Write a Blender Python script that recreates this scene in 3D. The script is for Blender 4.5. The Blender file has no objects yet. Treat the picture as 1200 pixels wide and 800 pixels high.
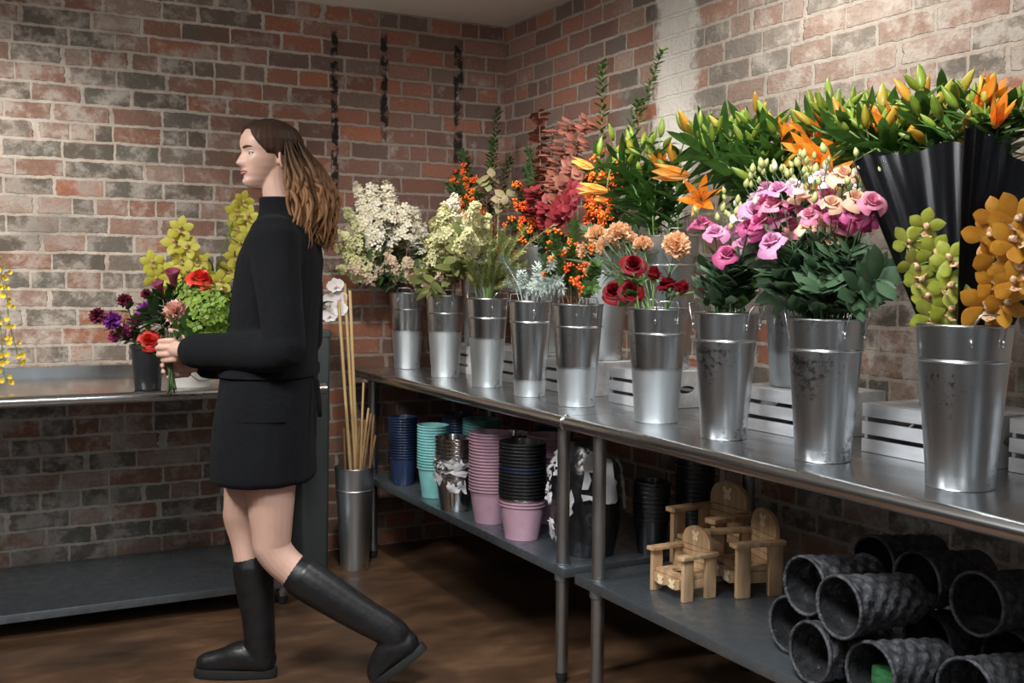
import bpy, bmesh, math, random
from math import sin, cos, pi, radians, sqrt
from mathutils import Vector, Matrix, Quaternion, noise
random.seed(7)
V = Vector
C = bpy.context.scene.collection
sc = bpy.context.scene
R = random.uniform

# ---------------------------------------------------------------- camera
YAW, PITCH, ROLL, FPX = 0.4863, -0.0597, 0.0081, 1267.5
CAM = V((-2.4385, -4.7045, 1.2968))
_d = V((sin(YAW)*cos(PITCH), cos(YAW)*cos(PITCH), sin(PITCH)))
_r0 = V((cos(YAW), -sin(YAW), 0)); _u0 = _r0.cross(_d)
_r = _r0*cos(ROLL)+_u0*sin(ROLL); _u = _u0*cos(ROLL)-_r0*sin(ROLL)
cd = bpy.data.cameras.new('camera'); cam = bpy.data.objects.new('camera', cd); C.objects.link(cam)
cd.sensor_width = 36; cd.lens = FPX*36/1200; cd.clip_start = .05
cam.matrix_world = Matrix.Translation(CAM) @ Matrix((_r, _u, -_d)).transposed().to_4x4()
sc.camera = cam

def at(px, py, ax, val):
    """the point of the plane axis=val seen in the photograph at (px, py)"""
    v = _d + _r*((px-600)/FPX) - _u*((py-400)/FPX)
    return CAM + v*((val-CAM[ax])/v[ax])

# ---------------------------------------------------------------- materials
def nodes(name):
    m = bpy.data.materials.new(name); m.use_nodes = True
    nt = m.node_tree
    return m, nt, nt.nodes['Principled BSDF'], nt.nodes['Material Output']

def mat(name, c1, c2=None, scale=20, rough=.5, metal=0, bump=0, bscale=60, trans=0, spec=.5, detail=3, lo=.35, hi=.65, sheen=0, coat=0, rvar=0, stretch=None):
    m, nt, b, out = nodes(name)
    L = nt.links.new
    b.inputs['Roughness'].default_value = rough; b.inputs['Metallic'].default_value = metal
    b.inputs['Specular IOR Level'].default_value = spec
    b.inputs['Sheen Weight'].default_value = sheen; b.inputs['Coat Weight'].default_value = coat
    b.inputs['Base Color'].default_value = (*c1, 1)
    tc = nt.nodes.new('ShaderNodeTexCoord'); vec = tc.outputs['Object']
    if stretch:
        mp = nt.nodes.new('ShaderNodeMapping'); mp.inputs['Scale'].default_value = stretch; L(vec, mp.inputs[0]); vec = mp.outputs[0]
    col = None
    if c2:
        n = nt.nodes.new('ShaderNodeTexNoise'); n.inputs['Scale'].default_value = scale; n.inputs['Detail'].default_value = detail
        L(vec, n.inputs['Vector'])
        r = nt.nodes.new('ShaderNodeValToRGB'); r.color_ramp.elements[0].position = lo; r.color_ramp.elements[1].position = hi
        r.color_ramp.elements[0].color = (*c1, 1); r.color_ramp.elements[1].color = (*c2, 1)
        L(n.outputs['Fac'], r.inputs[0]); col = r.outputs[0]; L(col, b.inputs['Base Color'])
        if rvar:
            mr = nt.nodes.new('ShaderNodeMapRange'); mr.inputs['To Min'].default_value = rough-rvar; mr.inputs['To Max'].default_value = rough+rvar
            mr.inputs['From Min'].default_value = .3; mr.inputs['From Max'].default_value = .7
            L(n.outputs['Fac'], mr.inputs[0]); L(mr.outputs[0], b.inputs['Roughness'])
    if bump:
        n2 = nt.nodes.new('ShaderNodeTexNoise'); n2.inputs['Scale'].default_value = bscale; n2.inputs['Detail'].default_value = 4
        L(vec, n2.inputs['Vector'])
        bp = nt.nodes.new('ShaderNodeBump'); bp.inputs['Strength'].default_value = bump; bp.inputs['Distance'].default_value = .01
        L(n2.outputs['Fac'], bp.inputs['Height']); L(bp.outputs[0], b.inputs['Normal'])
    if trans:
        t = nt.nodes.new('ShaderNodeBsdfTranslucent'); mx = nt.nodes.new('ShaderNodeMixShader'); mx.inputs[0].default_value = trans
        if col: L(col, t.inputs['Color'])
        else: t.inputs['Color'].default_value = (*c1, 1)
        L(b.outputs[0], mx.inputs[1]); L(t.outputs[0], mx.inputs[2]); L(mx.outputs[0], out.inputs['Surface'])
    return m

def brick_material(name, ax, zones):
    """old brick laid in courses; ax = wall axis (0: runs along x, 1: runs along y); zones adds wall marks"""
    m, nt, b, out = nodes(name); L = nt.links.new
    N = nt.nodes.new
    def math_(op, a, bb=None, clamp=False):
        n = N('ShaderNodeMath'); n.operation = op; n.use_clamp = clamp
        for i, x in enumerate((a, bb)):
            if x is None: continue
            if isinstance(x, (int, float)): n.inputs[i].default_value = x
            else: L(x, n.inputs[i])
        return n.outputs[0]
    def noise_(vec, s, det=4, rough=.6):
        n = N('ShaderNodeTexNoise'); n.inputs['Scale'].default_value = s; n.inputs['Detail'].default_value = det; n.inputs['Roughness'].default_value = rough
        L(vec, n.inputs['Vector']); return n
    def mapr(x, a, c, lo=0., hi=1., smooth=True):
        n = N('ShaderNodeMapRange'); n.interpolation_type = 'SMOOTHSTEP' if smooth else 'LINEAR'
        for i, vv in enumerate((a, c, lo, hi)): n.inputs[1+i].default_value = vv
        L(x, n.inputs[0]); return n.outputs[0]
    def mix(f, a, c, mode='MIX'):
        n = N('ShaderNodeMix'); n.data_type = 'RGBA'; n.blend_type = mode
        for s, x in ((0, f), (6, a), (7, c)):
            if isinstance(x, (int, float)): n.inputs[s].default_value = x
            elif isinstance(x, tuple): n.inputs[s].default_value = (*x, 1)
            else: L(x, n.inputs[s])
        return n.outputs[2]
    tc = N('ShaderNodeTexCoord'); sp = N('ShaderNodeSeparateXYZ'); L(tc.outputs['Object'], sp.inputs[0])
    H = sp.outputs[ax]; Z = sp.outputs[2]
    cb = N('ShaderNodeCombineXYZ'); L(H, cb.inputs[0]); L(Z, cb.inputs[1]); P = cb.outputs[0]
    # wobble of the joints
    w1 = noise_(P, 5, 2); w2 = noise_(P, 38, 3)
    row = math_('FLOOR', math_('DIVIDE', Z, .0768)); rv = N('ShaderNodeCombineXYZ'); L(H, rv.inputs[0]); L(math_('MULTIPLY', row, 3.7), rv.inputs[1])
    w3 = noise_(rv.outputs[0], 3.2, 1)
    va = N('ShaderNodeVectorMath'); va.operation = 'SUBTRACT'; L(w1.outputs['Color'], va.inputs[0]); va.inputs[1].default_value = (.5, .5, .5)
    vs = N('ShaderNodeVectorMath'); vs.operation = 'MULTIPLY'; L(va.outputs[0], vs.inputs[0]); vs.inputs[1].default_value = (.012, .013, 0)
    vb = N('ShaderNodeVectorMath'); vb.operation = 'SUBTRACT'; L(w2.outputs['Color'], vb.inputs[0]); vb.inputs[1].default_value = (.5, .5, .5)
    vt = N('ShaderNodeVectorMath'); vt.operation = 'MULTIPLY'; L(vb.outputs[0], vt.inputs[0]); vt.inputs[1].default_value = (.017, .014, 0)
    sh = N('ShaderNodeCombineXYZ'); L(math_('ADD', H, math_('MULTIPLY', w3.outputs['Fac'], .30)), sh.inputs[0]); L(Z, sh.inputs[1])
    v1 = N('ShaderNodeVectorMath'); L(sh.outputs[0], v1.inputs[0]); L(vs.outputs[0], v1.inputs[1])
    v2 = N('ShaderNodeVectorMath'); L(v1.outputs[0], v2.inputs[0]); L(vt.outputs[0], v2.inputs[1]); PW = v2.outputs[0]
    br = N('ShaderNodeTexBrick'); L(PW, br.inputs['Vector'])
    br.offset = .5; br.squash = .62; br.squash_frequency = 4; br.offset_frequency = 2
    for k, x in (('Color1', (0, 0, 0, 1)), ('Color2', (1, 1, 1, 1)), ('Mortar', (.5, .5, .5, 1)), ('Scale', 1.), ('Mortar Size', .0095), ('Mortar Smooth', .5), ('Bias', 0.), ('Brick Width', .205), ('Row Height', .0768)):
        br.inputs[k].default_value = x
    rnd = br.outputs['Color']; fac = br.outputs['Fac']
    # brick colours
    ra = N('ShaderNodeValToRGB'); cr = ra.color_ramp; cr.interpolation = 'CONSTANT'
    pal_r = [(.0, (0.173, 0.082, 0.058)), (.12, (0.258, 0.112, 0.076)), (.26, (0.144, 0.081, 0.066)), (.38, (0.283, 0.113, 0.071)), (.47, (0.2, 0.105, 0.081)), (.6, (0.133, 0.089, 0.077)), (.7, (0.252, 0.134, 0.102)), (.82, (0.317, 0.123, 0.071)), (.88, (0.168, 0.117, 0.097))]
    for i, (p_, c_) in enumerate(pal_r):
        e = cr.elements[i] if i < 2 else cr.elements.new(p_)
        e.position = p_; e.color = (*c_, 1)
    L(rnd, ra.inputs[0])
    rb = N('ShaderNodeValToRGB'); cr = rb.color_ramp; cr.interpolation = 'CONSTANT'
    pal_g = [(.0, (0.108, 0.096, 0.078)), (.15, (0.236, 0.137, 0.101)), (.27, (0.14, 0.128, 0.109)), (.42, (0.29, 0.187, 0.148)), (.52, (0.123, 0.119, 0.099)), (.64, (0.26, 0.129, 0.09)), (.74, (0.32, 0.233, 0.193)), (.85, (0.308, 0.122, 0.071)), (.9, (0.18, 0.152, 0.128))]
    for i, (p_, c_) in enumerate(pal_g):
        e = cr.elements[i] if i < 2 else cr.elements.new(p_)
        e.position = p_; e.color = (*c_, 1)
    L(rnd, rb.inputs[0])
    big = noise_(P, 1.1, 3)
    zone = math_('ADD', big.outputs['Fac'], 0)
    if ax == 0:   # grey-green bricks left, redder ones towards the corner
        zone = mapr(math_('ADD', H, math_('MULTIPLY', big.outputs['Fac'], .9)), -1.15, -.55)
    else:
        zone = mapr(math_('ADD', math_('MULTIPLY', H, -1), math_('MULTIPLY', big.outputs['Fac'], .8)), 1.2, .5+.9)
        zone = math_('SUBTRACT', 1., zone)
    col = mix(zone, rb.outputs[0], ra.outputs[0])
    fine = noise_(P, 60, 6, .7); med = noise_(P, 14, 5, .65)
    col = mix(mapr(fine.outputs['Fac'], .35, .7, 0, .45), col, (.12, .085, .07))
    # lime bloom over brick faces
    bl = noise_(P, 7, 6, .72)
    if ax == 0: amount = mapr(H, -2.3, -.6, .135, -.03, False)
    else: amount = mapr(H, -2.4, -.7, .12, -.05, False)
    bloom = mapr(math_('ADD', bl.outputs['Fac'], amount), .52, .74, 0, .75)
    pale = mix(mapr(med.outputs['Fac'], .4, .6), (.42, .33, .28), (.52, .47, .42))
    col = mix(bloom, col, pale)
    # mortar
    mo = mix(mapr(med.outputs['Fac'], .3, .7), (.36, .30, .25), (.52, .46, .40))
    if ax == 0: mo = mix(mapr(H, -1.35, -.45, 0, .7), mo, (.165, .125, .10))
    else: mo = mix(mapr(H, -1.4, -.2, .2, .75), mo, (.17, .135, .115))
    smear = mapr(math_('ADD', fac, math_('MULTIPLY', math_('SUBTRACT', bl.outputs['Fac'], .5), 1.5)), .42, .8)
    col = mix(smear, col, mo)
    # old soot in patches
    soot = mapr(math_('ADD', bl.outputs['Fac'], math_('MULTIPLY', big.outputs['Fac'], .6)), .86, 1.05, 0, .5)
    col = mix(soot, col, (.055, .045, .038))
    for (h0, hw, z0, z1, c_, amt, ragged) in zones:
        dd = math_('ABSOLUTE', math_('SUBTRACT', math_('ADD', H, math_('MULTIPLY', math_('SUBTRACT', med.outputs['Fac'], .5), ragged)), h0))
        k = mapr(dd, hw*.55, hw, 1, 0)
        zz = math_('ADD', Z, math_('MULTIPLY', math_('SUBTRACT', bl.outputs['Fac'], .5), .35))
        k = math_('MULTIPLY', k, math_('MULTIPLY', mapr(zz, z0, z0+.06), mapr(zz, z1-.06, z1, 1, 0)))
        if ragged < .06: k = math_('MULTIPLY', k, mapr(noise_(P, 22, 3).outputs['Fac'], .40, .55))
        col = mix(math_('MULTIPLY', k, amt), col, c_)
    L(col, b.inputs['Base Color'])
    b.inputs['Roughness'].default_value = .93; b.inputs['Specular IOR Level'].default_value = .2
    h = math_('SUBTRACT', math_('MULTIPLY', math_('SUBTRACT', 1., smear), 1.), 0)
    h = math_('ADD', h, math_('MULTIPLY', fine.outputs['Fac'], .55)); h = math_('ADD', h, math_('MULTIPLY', med.outputs['Fac'], .7))
    h = math_('ADD', h, math_('MULTIPLY', w1.outputs['Fac'], .8))
    bp = N('ShaderNodeBump'); bp.inputs['Strength'].default_value = .9; bp.inputs['Distance'].default_value = .011
    L(h, bp.inputs['Height']); L(bp.outputs[0], b.inputs['Normal'])
    return m

def floor_material():
    m, nt, b, out = nodes('stained concrete'); L = nt.links.new
    tc = nt.nodes.new('ShaderNodeTexCoord')
    a = nt.nodes.new('ShaderNodeTexNoise'); a.inputs['Scale'].default_value = 1.6; a.inputs['Detail'].default_value = 8; a.inputs['Roughness'].default_value = .68
    mp = nt.nodes.new('ShaderNodeMapping'); mp.inputs['Scale'].default_value = (1, 2.2, 1); mp.inputs['Rotation'].default_value = (0, 0, .5)
    L(tc.outputs['Object'], mp.inputs[0]); L(mp.outputs[0], a.inputs['Vector'])
    r = nt.nodes.new('ShaderNodeValToRGB'); cr = r.color_ramp
    cr.elements[0].position = .32; cr.elements[0].color = (.030, .019, .012, 1); cr.elements[1].position = .7; cr.elements[1].color = (.20, .112, .060, 1)
    e = cr.elements.new(.5); e.color = (.090, .047, .025, 1)
    L(a.outputs['Fac'], r.inputs[0]); L(r.outputs[0], b.inputs['Base Color'])
    mr = nt.nodes.new('ShaderNodeMapRange'); mr.inputs[3].default_value = .28; mr.inputs[4].default_value = .6; L(a.outputs['Fac'], mr.inputs[0]); L(mr.outputs[0], b.inputs['Roughness'])
    bp = nt.nodes.new('ShaderNodeBump'); bp.inputs['Strength'].default_value = .12; bp.inputs['Distance'].default_value = .01; L(a.outputs['Fac'], bp.inputs['Height']); L(bp.outputs[0], b.inputs['Normal'])
    return m

def bucket_material(name, level, pit, up=.22):
    """bright galvanised sheet above the water line, misted with condensation below it"""
    m, nt, b, out = nodes(name); L = nt.links.new
    tc = nt.nodes.new('ShaderNodeTexCoord'); sp = nt.nodes.new('ShaderNodeSeparateXYZ'); L(tc.outputs['Object'], sp.inputs[0])
    n = nt.nodes.new('ShaderNodeTexNoise'); n.inputs['Scale'].default_value = 26; n.inputs['Detail'].default_value = 6; n.inputs['Roughness'].default_value = .7
    L(tc.outputs['Object'], n.inputs['Vector'])
    ad = nt.nodes.new('ShaderNodeMath'); ad.operation = 'MULTIPLY_ADD'; L(n.outputs['Fac'], ad.inputs[0]); ad.inputs[1].default_value = .018; L(sp.outputs[2], ad.inputs[2])
    k = nt.nodes.new('ShaderNodeMapRange'); k.inputs[1].default_value = level; k.inputs[2].default_value = level+.012; k.inputs[3].default_value = 1; k.inputs[4].default_value = 0
    L(ad.outputs[0], k.inputs[0])
    mx = nt.nodes.new('ShaderNodeMix'); mx.data_type = 'FLOAT'; L(k.outputs[0], mx.inputs[0]); mx.inputs[2].default_value = up; mx.inputs[3].default_value = .46
    L(mx.outputs[0], b.inputs['Roughness'])
    cm = nt.nodes.new('ShaderNodeMix'); cm.data_type = 'RGBA'; L(k.outputs[0], cm.inputs[0]); cm.inputs[6].default_value = (.60, .625, .645, 1); cm.inputs[7].default_value = (.66, .71, .74, 1)
    col = cm.outputs[2]
    n2 = nt.nodes.new('ShaderNodeTexNoise'); n2.inputs['Scale'].default_value = 70; n2.inputs['Detail'].default_value = 5; n2.inputs['Roughness'].default_value = .75
    n3 = nt.nodes.new('ShaderNodeTexNoise'); n3.inputs['Scale'].default_value = 9; L(tc.outputs['Object'], n3.inputs['Vector'])
    L(tc.outputs['Object'], n2.inputs['Vector'])
    pm = nt.nodes.new('ShaderNodeMath'); pm.operation = 'MULTIPLY'; L(n2.outputs['Fac'], pm.inputs[0]); L(n3.outputs['Fac'], pm.inputs[1])
    pr_ = nt.nodes.new('ShaderNodeMapRange'); pr_.inputs[1].default_value = .36-pit*.05; pr_.inputs[2].default_value = .43-pit*.05; pr_.inputs[3].default_value = 0; pr_.inputs[4].default_value = .8
    L(pm.outputs[0], pr_.inputs[0])
    c2 = nt.nodes.new('ShaderNodeMix'); c2.data_type = 'RGBA'; L(pr_.outputs[0], c2.inputs[0]); L(col, c2.inputs[6]); c2.inputs[7].default_value = (.10, .10, .105, 1)
    L(c2.outputs[2], b.inputs['Base Color']); b.inputs['Metallic'].default_value = 1
    bp = nt.nodes.new('ShaderNodeBump'); bp.inputs['Strength'].default_value = .10; bp.inputs['Distance'].default_value = .01
    L(n3.outputs['Fac'], bp.inputs['Height']); L(bp.outputs[0], b.inputs['Normal'])
    return m

# ---------------------------------------------------------------- mesh builder
class MB:
    def __init__(s): s.v = []; s.f = []
    def add(s, vs, fs, M=None):
        o = len(s.v)
        s.v += [M @ V(p) for p in vs] if M else [V(p) for p in vs]
        s.f += [tuple(i+o for i in f) for f in fs]; return s
    def join(s, other, M=None): return s.add(other.v, other.f, M)
    def box(s, c, d, M=None):
        x, y, z = c; a, b_, h = d[0]/2, d[1]/2, d[2]/2
        vs = [(x+i*a, y+j*b_, z+k*h) for i in (-1, 1) for j in (-1, 1) for k in (-1, 1)]
        return s.add(vs, [(0, 1, 3, 2), (4, 6, 7, 5), (0, 4, 5, 1), (2, 3, 7, 6), (0, 2, 6, 4), (1, 5, 7, 3)], M)
    def prism(s, poly, ax, a, b_):
        """poly: 2D outline; extruded along axis ax from a to b"""
        n = len(poly); vs = []
        for t in (a, b_):
            for (p, q) in poly:
                vs.append({0: (t, p, q), 1: (p, t, q), 2: (p, q, t)}[ax])
        fs = [(i, (i+1) % n, n+(i+1) % n, n+i) for i in range(n)] + [tuple(range(n))[::-1], tuple(range(n, 2*n))]
        return s.add(vs, fs)
    def tube(s, pts, rad, n=8, cap=True, M=None):
        pts = [V(p) for p in pts]; k = len(pts)
        if not hasattr(rad, '__len__'): rad = [rad]*k
        vs = []; up = None
        for i in range(k):
            t = (pts[min(i+1, k-1)]-pts[max(i-1, 0)])
            if t.length < 1e-9: t = V((0, 0, 1))
            t.normalize()
            if up is None: up = t.orthogonal().normalized()
            else:
                up = up - t*up.dot(t)
                up = up.normalized() if up.length > 1e-6 else t.orthogonal().normalized()
            w = t.cross(up)
            for j in range(n):
                a = 2*pi*j/n; vs.append(pts[i]+(up*cos(a)+w*sin(a))*rad[i])
        fs = [(i*n+j, i*n+(j+1) % n, (i+1)*n+(j+1) % n, (i+1)*n+j) for i in range(k-1) for j in range(n)]
        if cap: fs += [tuple(range(n))[::-1], tuple((k-1)*n+j for j in range(n))]
        return s.add(vs, fs, M)
    def lathe(s, prof, n=24, M=None, sx=1, sy=1, cap0=False, cap1=False):
        vs = [(r*cos(2*pi*j/n)*sx, r*sin(2*pi*j/n)*sy, z) for (r, z) in prof for j in range(n)]
        k = len(prof)
        fs = [(i*n+j, i*n+(j+1) % n, (i+1)*n+(j+1) % n, (i+1)*n+j) for i in range(k-1) for j in range(n)]
        if cap0: fs.append(tuple(range(n))[::-1])
        if cap1: fs.append(tuple((k-1)*n+j for j in range(n)))
        return s.add(vs, fs, M)
    def loft(s, rings, cap=True):
        n = len(rings[0]); vs = [p for r in rings for p in r]; k = len(rings)
        fs = [(i*n+j, i*n+(j+1) % n, (i+1)*n+(j+1) % n, (i+1)*n+j) for i in range(k-1) for j in range(n)]
        if cap: fs += [tuple(range(n))[::-1], tuple((k-1)*n+j for j in range(n))]
        return s.add(vs, fs)
    def ball(s, c, r, n=8, m=5, M=None):
        rx, ry, rz = r if hasattr(r, '__len__') else (r, r, r)
        vs = [(c[0], c[1], c[2]-rz)]
        for i in range(1, m):
            t = -pi/2+pi*i/m
            vs += [(c[0]+rx*cos(t)*cos(2*pi*j/n), c[1]+ry*cos(t)*sin(2*pi*j/n), c[2]+rz*sin(t)) for j in range(n)]
        vs.append((c[0], c[1], c[2]+rz)); last = len(vs)-1
        fs = [(0, 1+(j+1) % n, 1+j) for j in range(n)]
        fs += [(1+i*n+j, 1+i*n+(j+1) % n, 1+(i+1)*n+(j+1) % n, 1+(i+1)*n+j) for i in range(m-2) for j in range(n)]
        fs += [(last, 1+(m-2)*n+j, 1+(m-2)*n+(j+1) % n) for j in range(n)]
        return s.add(vs, fs, M)
    def leaf(s, L, W, curl=.4, cup=.25, n=5, point=1.3, M=None, wave=0):
        """a leaf or petal from the origin along +z, its upper face towards +x, bending towards +x... by curl (radians)"""
        vs = []; fs = []; x = z = 0.; a = 0.
        for i in range(n+1):
            t = i/n
            w = W/2*(sin(pi*min(1, t**(1/point)*.97+.03)))**.85 if point else W/2
            wv = wave*sin(t*19)
            for k in (-1, 0, 1):
                vs.append((x - abs(k)*cup*w*cos(a)*-1 + wv*k, k*w, z + abs(k)*cup*w*-sin(a)))
            a = curl*(i+.5)/n
            x += sin(a)*L/n; z += cos(a)*L/n
        for i in range(n):
            for k in (0, 1):
                p = i*3+k; fs.append((p, p+1, p+4, p+3))
        return s.add(vs, fs, M)
    def mesh(s, name, m=None, org=None, smooth=True, angle=None, bevel=0, merge=False):
        me = bpy.data.meshes.new(name)
        vs = [p-org for p in s.v] if org is not None else s.v
        me.from_pydata([tuple(p) for p in vs], [], s.f)
        if bevel or merge:
            bm = bmesh.new(); bm.from_mesh(me)
            if merge: bmesh.ops.remove_doubles(bm, verts=bm.verts, dist=1e-5)
            if bevel:
                es = [e for e in bm.edges if len(e.link_faces) == 2 and e.calc_face_angle(0) > .5]
                bmesh.ops.bevel(bm, geom=es, offset=bevel, segments=2, affect='EDGES', profile=.6, clamp_overlap=True)
            bmesh.ops.recalc_face_normals(bm, faces=bm.faces)
            bm.to_mesh(me); bm.free()
        if smooth:
            me.polygons.foreach_set('use_smooth', [True]*len(me.polygons))
            if angle or bevel: me.set_sharp_from_angle(angle=angle or radians(40))
        if m: me.materials.append(m)
        me.update(); return me
    def empty(s): return not s.v

def link(name, me, parent=None, M=None):
    o = bpy.data.objects.new(name, me); C.objects.link(o)
    if parent: o.parent = parent
    if M is not None: o.matrix_basis = M
    return o
def tag(o, label, cat, group=None, kind=None):
    o['label'] = label; o['category'] = cat
    if group: o['group'] = group
    if kind: o['kind'] = kind
    return o
def thing(name, loc, label, cat, group=None, rz=0):
    o = bpy.data.objects.new(name, None); C.objects.link(o); o.location = loc; o.rotation_euler = (0, 0, rz); o.empty_display_size = .05
    return tag(o, label, cat, group)
def struct(name, mb, m, **k):
    o = link(name, mb.mesh(name, m, **k)); o['kind'] = 'structure'; return o
def copy_tree(o, parent=None):
    c = o.copy(); C.objects.link(c)
    if parent: c.parent = parent
    for ch in list(o.children): copy_tree(ch, c)
    return c
def T(x, y=None, z=None): return Matrix.Translation(V((x, y, z)) if y is not None else V(x))
def Rz(a): return Matrix.Rotation(a, 4, 'Z')
def Ry(a): return Matrix.Rotation(a, 4, 'Y')
def Rx(a): return Matrix.Rotation(a, 4, 'X')
def S(k): return Matrix.Diagonal((k, k, k, 1)) if not hasattr(k, '__len__') else Matrix.Diagonal((*k, 1))
def align(d, spin=0):
    return V((0, 0, 1)).rotation_difference(V(d)).to_matrix().to_4x4() @ Rz(spin)
def bez(a, c, b, n):
    a, b, c = V(a), V(b), V(c)
    return [a*(1-t)**2 + c*2*t*(1-t) + b*t*t for t in [i/n for i in range(n+1)]]
def spline(pts, n):
    """Catmull-Rom through pts, n samples per span"""
    P = [V(p) for p in pts]; out = []
    for i in range(len(P)-1):
        a, b, c, d = P[max(i-1, 0)], P[i], P[i+1], P[min(i+2, len(P)-1)]
        for k in range(n):
            t = k/n
            out.append(.5*((2*b)+(c-a)*t+(2*a-5*b+4*c-d)*t*t+(3*b-a-3*c+d)*t**3))
    out.append(P[-1]); return out
# ---------------------------------------------------------------- the room
WX, WY, CZ = .08, .15, 2.537
X0, Y0 = -5.6, -7.6
M_wall_b = brick_material('old brick back', 0, [(-.81, .022, 1.62, 2.45, (.012, .011, .010), .95, .03), (-.566, .024, 1.95, 2.45, (.012, .011, .010), .95, .04), (-.18, .03, 1.4, 2.45, (.012, .011, .010), .92, .03)])
M_wall_r = brick_material('old brick side', 1, [(-1.27, .16, 1.5, 2.6, (.60, .58, .53), .92, .22), (-1.9, .8, 1.3, 2.7, (.46, .40, .34), .26, .5)])
M_plaster = mat('painted plaster', (.30, .30, .30), (.26, .26, .26), 3, .8, bump=.1)
M_ceil = mat('ceiling paint', (.80, .77, .71), (.74, .71, .65), 2, .9)
t = .1
struct('wall_back', MB().box(((X0+WX)/2, WY+t/2, CZ/2), (WX-X0+2*t, t, CZ)), M_wall_b, smooth=False)
struct('wall_right', MB().box((WX+t/2, (Y0+WY)/2, CZ/2), (t, WY-Y0, CZ)), M_wall_r, smooth=False)
struct('wall_left', MB().box((X0-t/2, (Y0+WY)/2, CZ/2), (t, WY-Y0, CZ)), M_plaster, smooth=False)
struct('wall_front', MB().box(((X0+WX)/2, Y0-t/2, CZ/2), (WX-X0+2*t, t, CZ)), M_plaster, smooth=False)
struct('floor', MB().box(((X0+WX)/2, (Y0+WY)/2, -t/2), (WX-X0+2*t, WY-Y0+2*t, t)), floor_material(), smooth=False)
struct('ceiling', MB().box(((X0+WX)/2, (Y0+WY)/2, CZ+t/2), (WX-X0+2*t, WY-Y0+2*t, t)), M_ceil, smooth=False)

def emit(name, c, k):
    m, nt, b, out = nodes(name); b.inputs['Base Color'].default_value = (.1, .1, .1, 1); b.inputs['Emission Color'].default_value = (*c, 1); b.inputs['Emission Strength'].default_value = k; return m
M_fill = emit('fill glow', (.86, .94, 1), .9); M_frame = mat('panel frame', (.05, .05, .05), None, rough=.5)
def fill_panel(n, c, ax, w, h):  # added glowing panel on an unseen wall: fill light and streaks in the buckets
    o = bpy.data.objects.new('fill_panel_%d' % n, None); C.objects.link(o); o.location = c; o['kind'] = 'structure'
    d = (.02, w, h) if ax == 0 else (w, .02, h)
    p = link('glow_face', MB().box((0, 0, 0), d).mesh('glow_face', M_fill, smooth=False), o); p['kind'] = 'structure'
    f = MB()
    for s_ in (-1, 0, 1):
        f.box(tuple((0, s_*w/2, 0)) if ax == 0 else (s_*w/2, 0, 0), (.06, .06, h+.06) if ax == 0 else (.06, .06, h+.06))
        f.box((0, 0, s_*h/2), (.06, w, .06) if ax == 0 else (w, .06, .06))
    link('frame', f.mesh('frame', M_frame, smooth=False), o)
fill_panel(1, (X0+.015, -3.6, 1.55), 0, 1.5, 1.5)
fill_panel(2, (-3.9, Y0+.015, 1.5), 1, 1.3, 1.7)
fill_panel(3, (-1.2, Y0+.015, 1.5), 1, 1.0, 1.7)

# ---------------------------------------------------------------- steel work tables
M_steel = mat('brushed steel', (.60, .61, .62), (.50, .51, .52), 5, .24, 1, bump=.012, bscale=10, rvar=.05, detail=6, stretch=(2.5, .4, 1))
M_steel_d = mat('dull steel', (.42, .42, .415), (.34, .34, .34), 8, .38, 1, bump=.04, bscale=30, rvar=.08)
M_shelf = mat('galvanised shelf', (.27, .31, .34), (.19, .22, .25), 26, .36, .85, bump=.05, rvar=.1, detail=6)
M_black = mat('black rubber', (.012, .012, .012), None, rough=.6)

def work_table(x0, x1, y0, y1, zt, zs, front, label, legs, splash=.042, end=None):
    """front: '-x' or '-y' = the side with the rolled edge"""
    org = V(((x0+x1)/2, (y0+y1)/2, 0)); o = thing('work_table', org, label, 'table')
    r = .021; a0, a1 = (x0, x1) if front == '-x' else (y0, y1); b0, b1 = (y0, y1) if front == '-x' else (x0, x1)
    prof = [(a0+r+r*cos(t_), zt-r+r*sin(t_)) for t_ in [pi/2+pi*k/10 for k in range(11)]]
    prof += [(a0+r+.012, zt-2*r), (a0+r+.012, zt-.012), (a1-.03, zt-.012), (a1-.03, zt-.03), (a1, zt-.03), (a1, zt+splash), (a1-.018, zt+splash), (a1-.018, zt)]
    mb = MB()
    # walk the outline clockwise
    mb.prism(prof, 1 if front == '-x' else 0, b0, b1)
    link('tabletop', mb.mesh('tabletop', M_steel, org, angle=radians(35), merge=True), o)
    sh = MB(); th = .032
    ins = .03
    if front == '-x': xa, xb, ya, yb = x0+ins+.005, x1-ins, y0+ins, y1-ins
    else: xa, xb, ya, yb = x0+ins, x1-ins, y0+ins+.005, y1-ins
    if end is not None: xb = end
    sh.box(((xa+xb)/2, (ya+yb)/2, zs-th/2), (xb-xa, yb-ya, th))
    link('undershelf', sh.mesh('undershelf', M_shelf, org, bevel=.005), o)
    for (lx, ly) in legs:
        lg = MB().tube([(lx, ly, .035), (lx, ly, zt-.03)], .0205, 16)
        l = link('leg', lg.mesh('leg', M_steel_d, org, angle=radians(40)), o)
        ft = MB().lathe([(.012, .06), (.019, .055), (.0195, .02), (.014, 0)], 14, T(lx, ly, 0), cap0=True, cap1=True)
        link('foot', ft.mesh('foot', M_black, org, angle=radians(40)), l)
        sk = MB().lathe([(.0215, zs-.052), (.0255, zs-.05), (.0255, zs+.004), (.0215, zs+.006)], 16, T(lx, ly, 0))
        link('shelf_socket', sk.mesh('shelf_socket', M_shelf, org, angle=radians(40)), l)
    return o
ZT, ZS = .87, .383
work_table(-.76, -.05, -1.853, .06, ZT, ZS, '-x', 'steel work table against the back wall, carrying the buckets of cream hydrangeas and berries', [(-.70, -1.774), (-.10, -1.774), (-.70, -.06), (-.10, -.06)])
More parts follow.
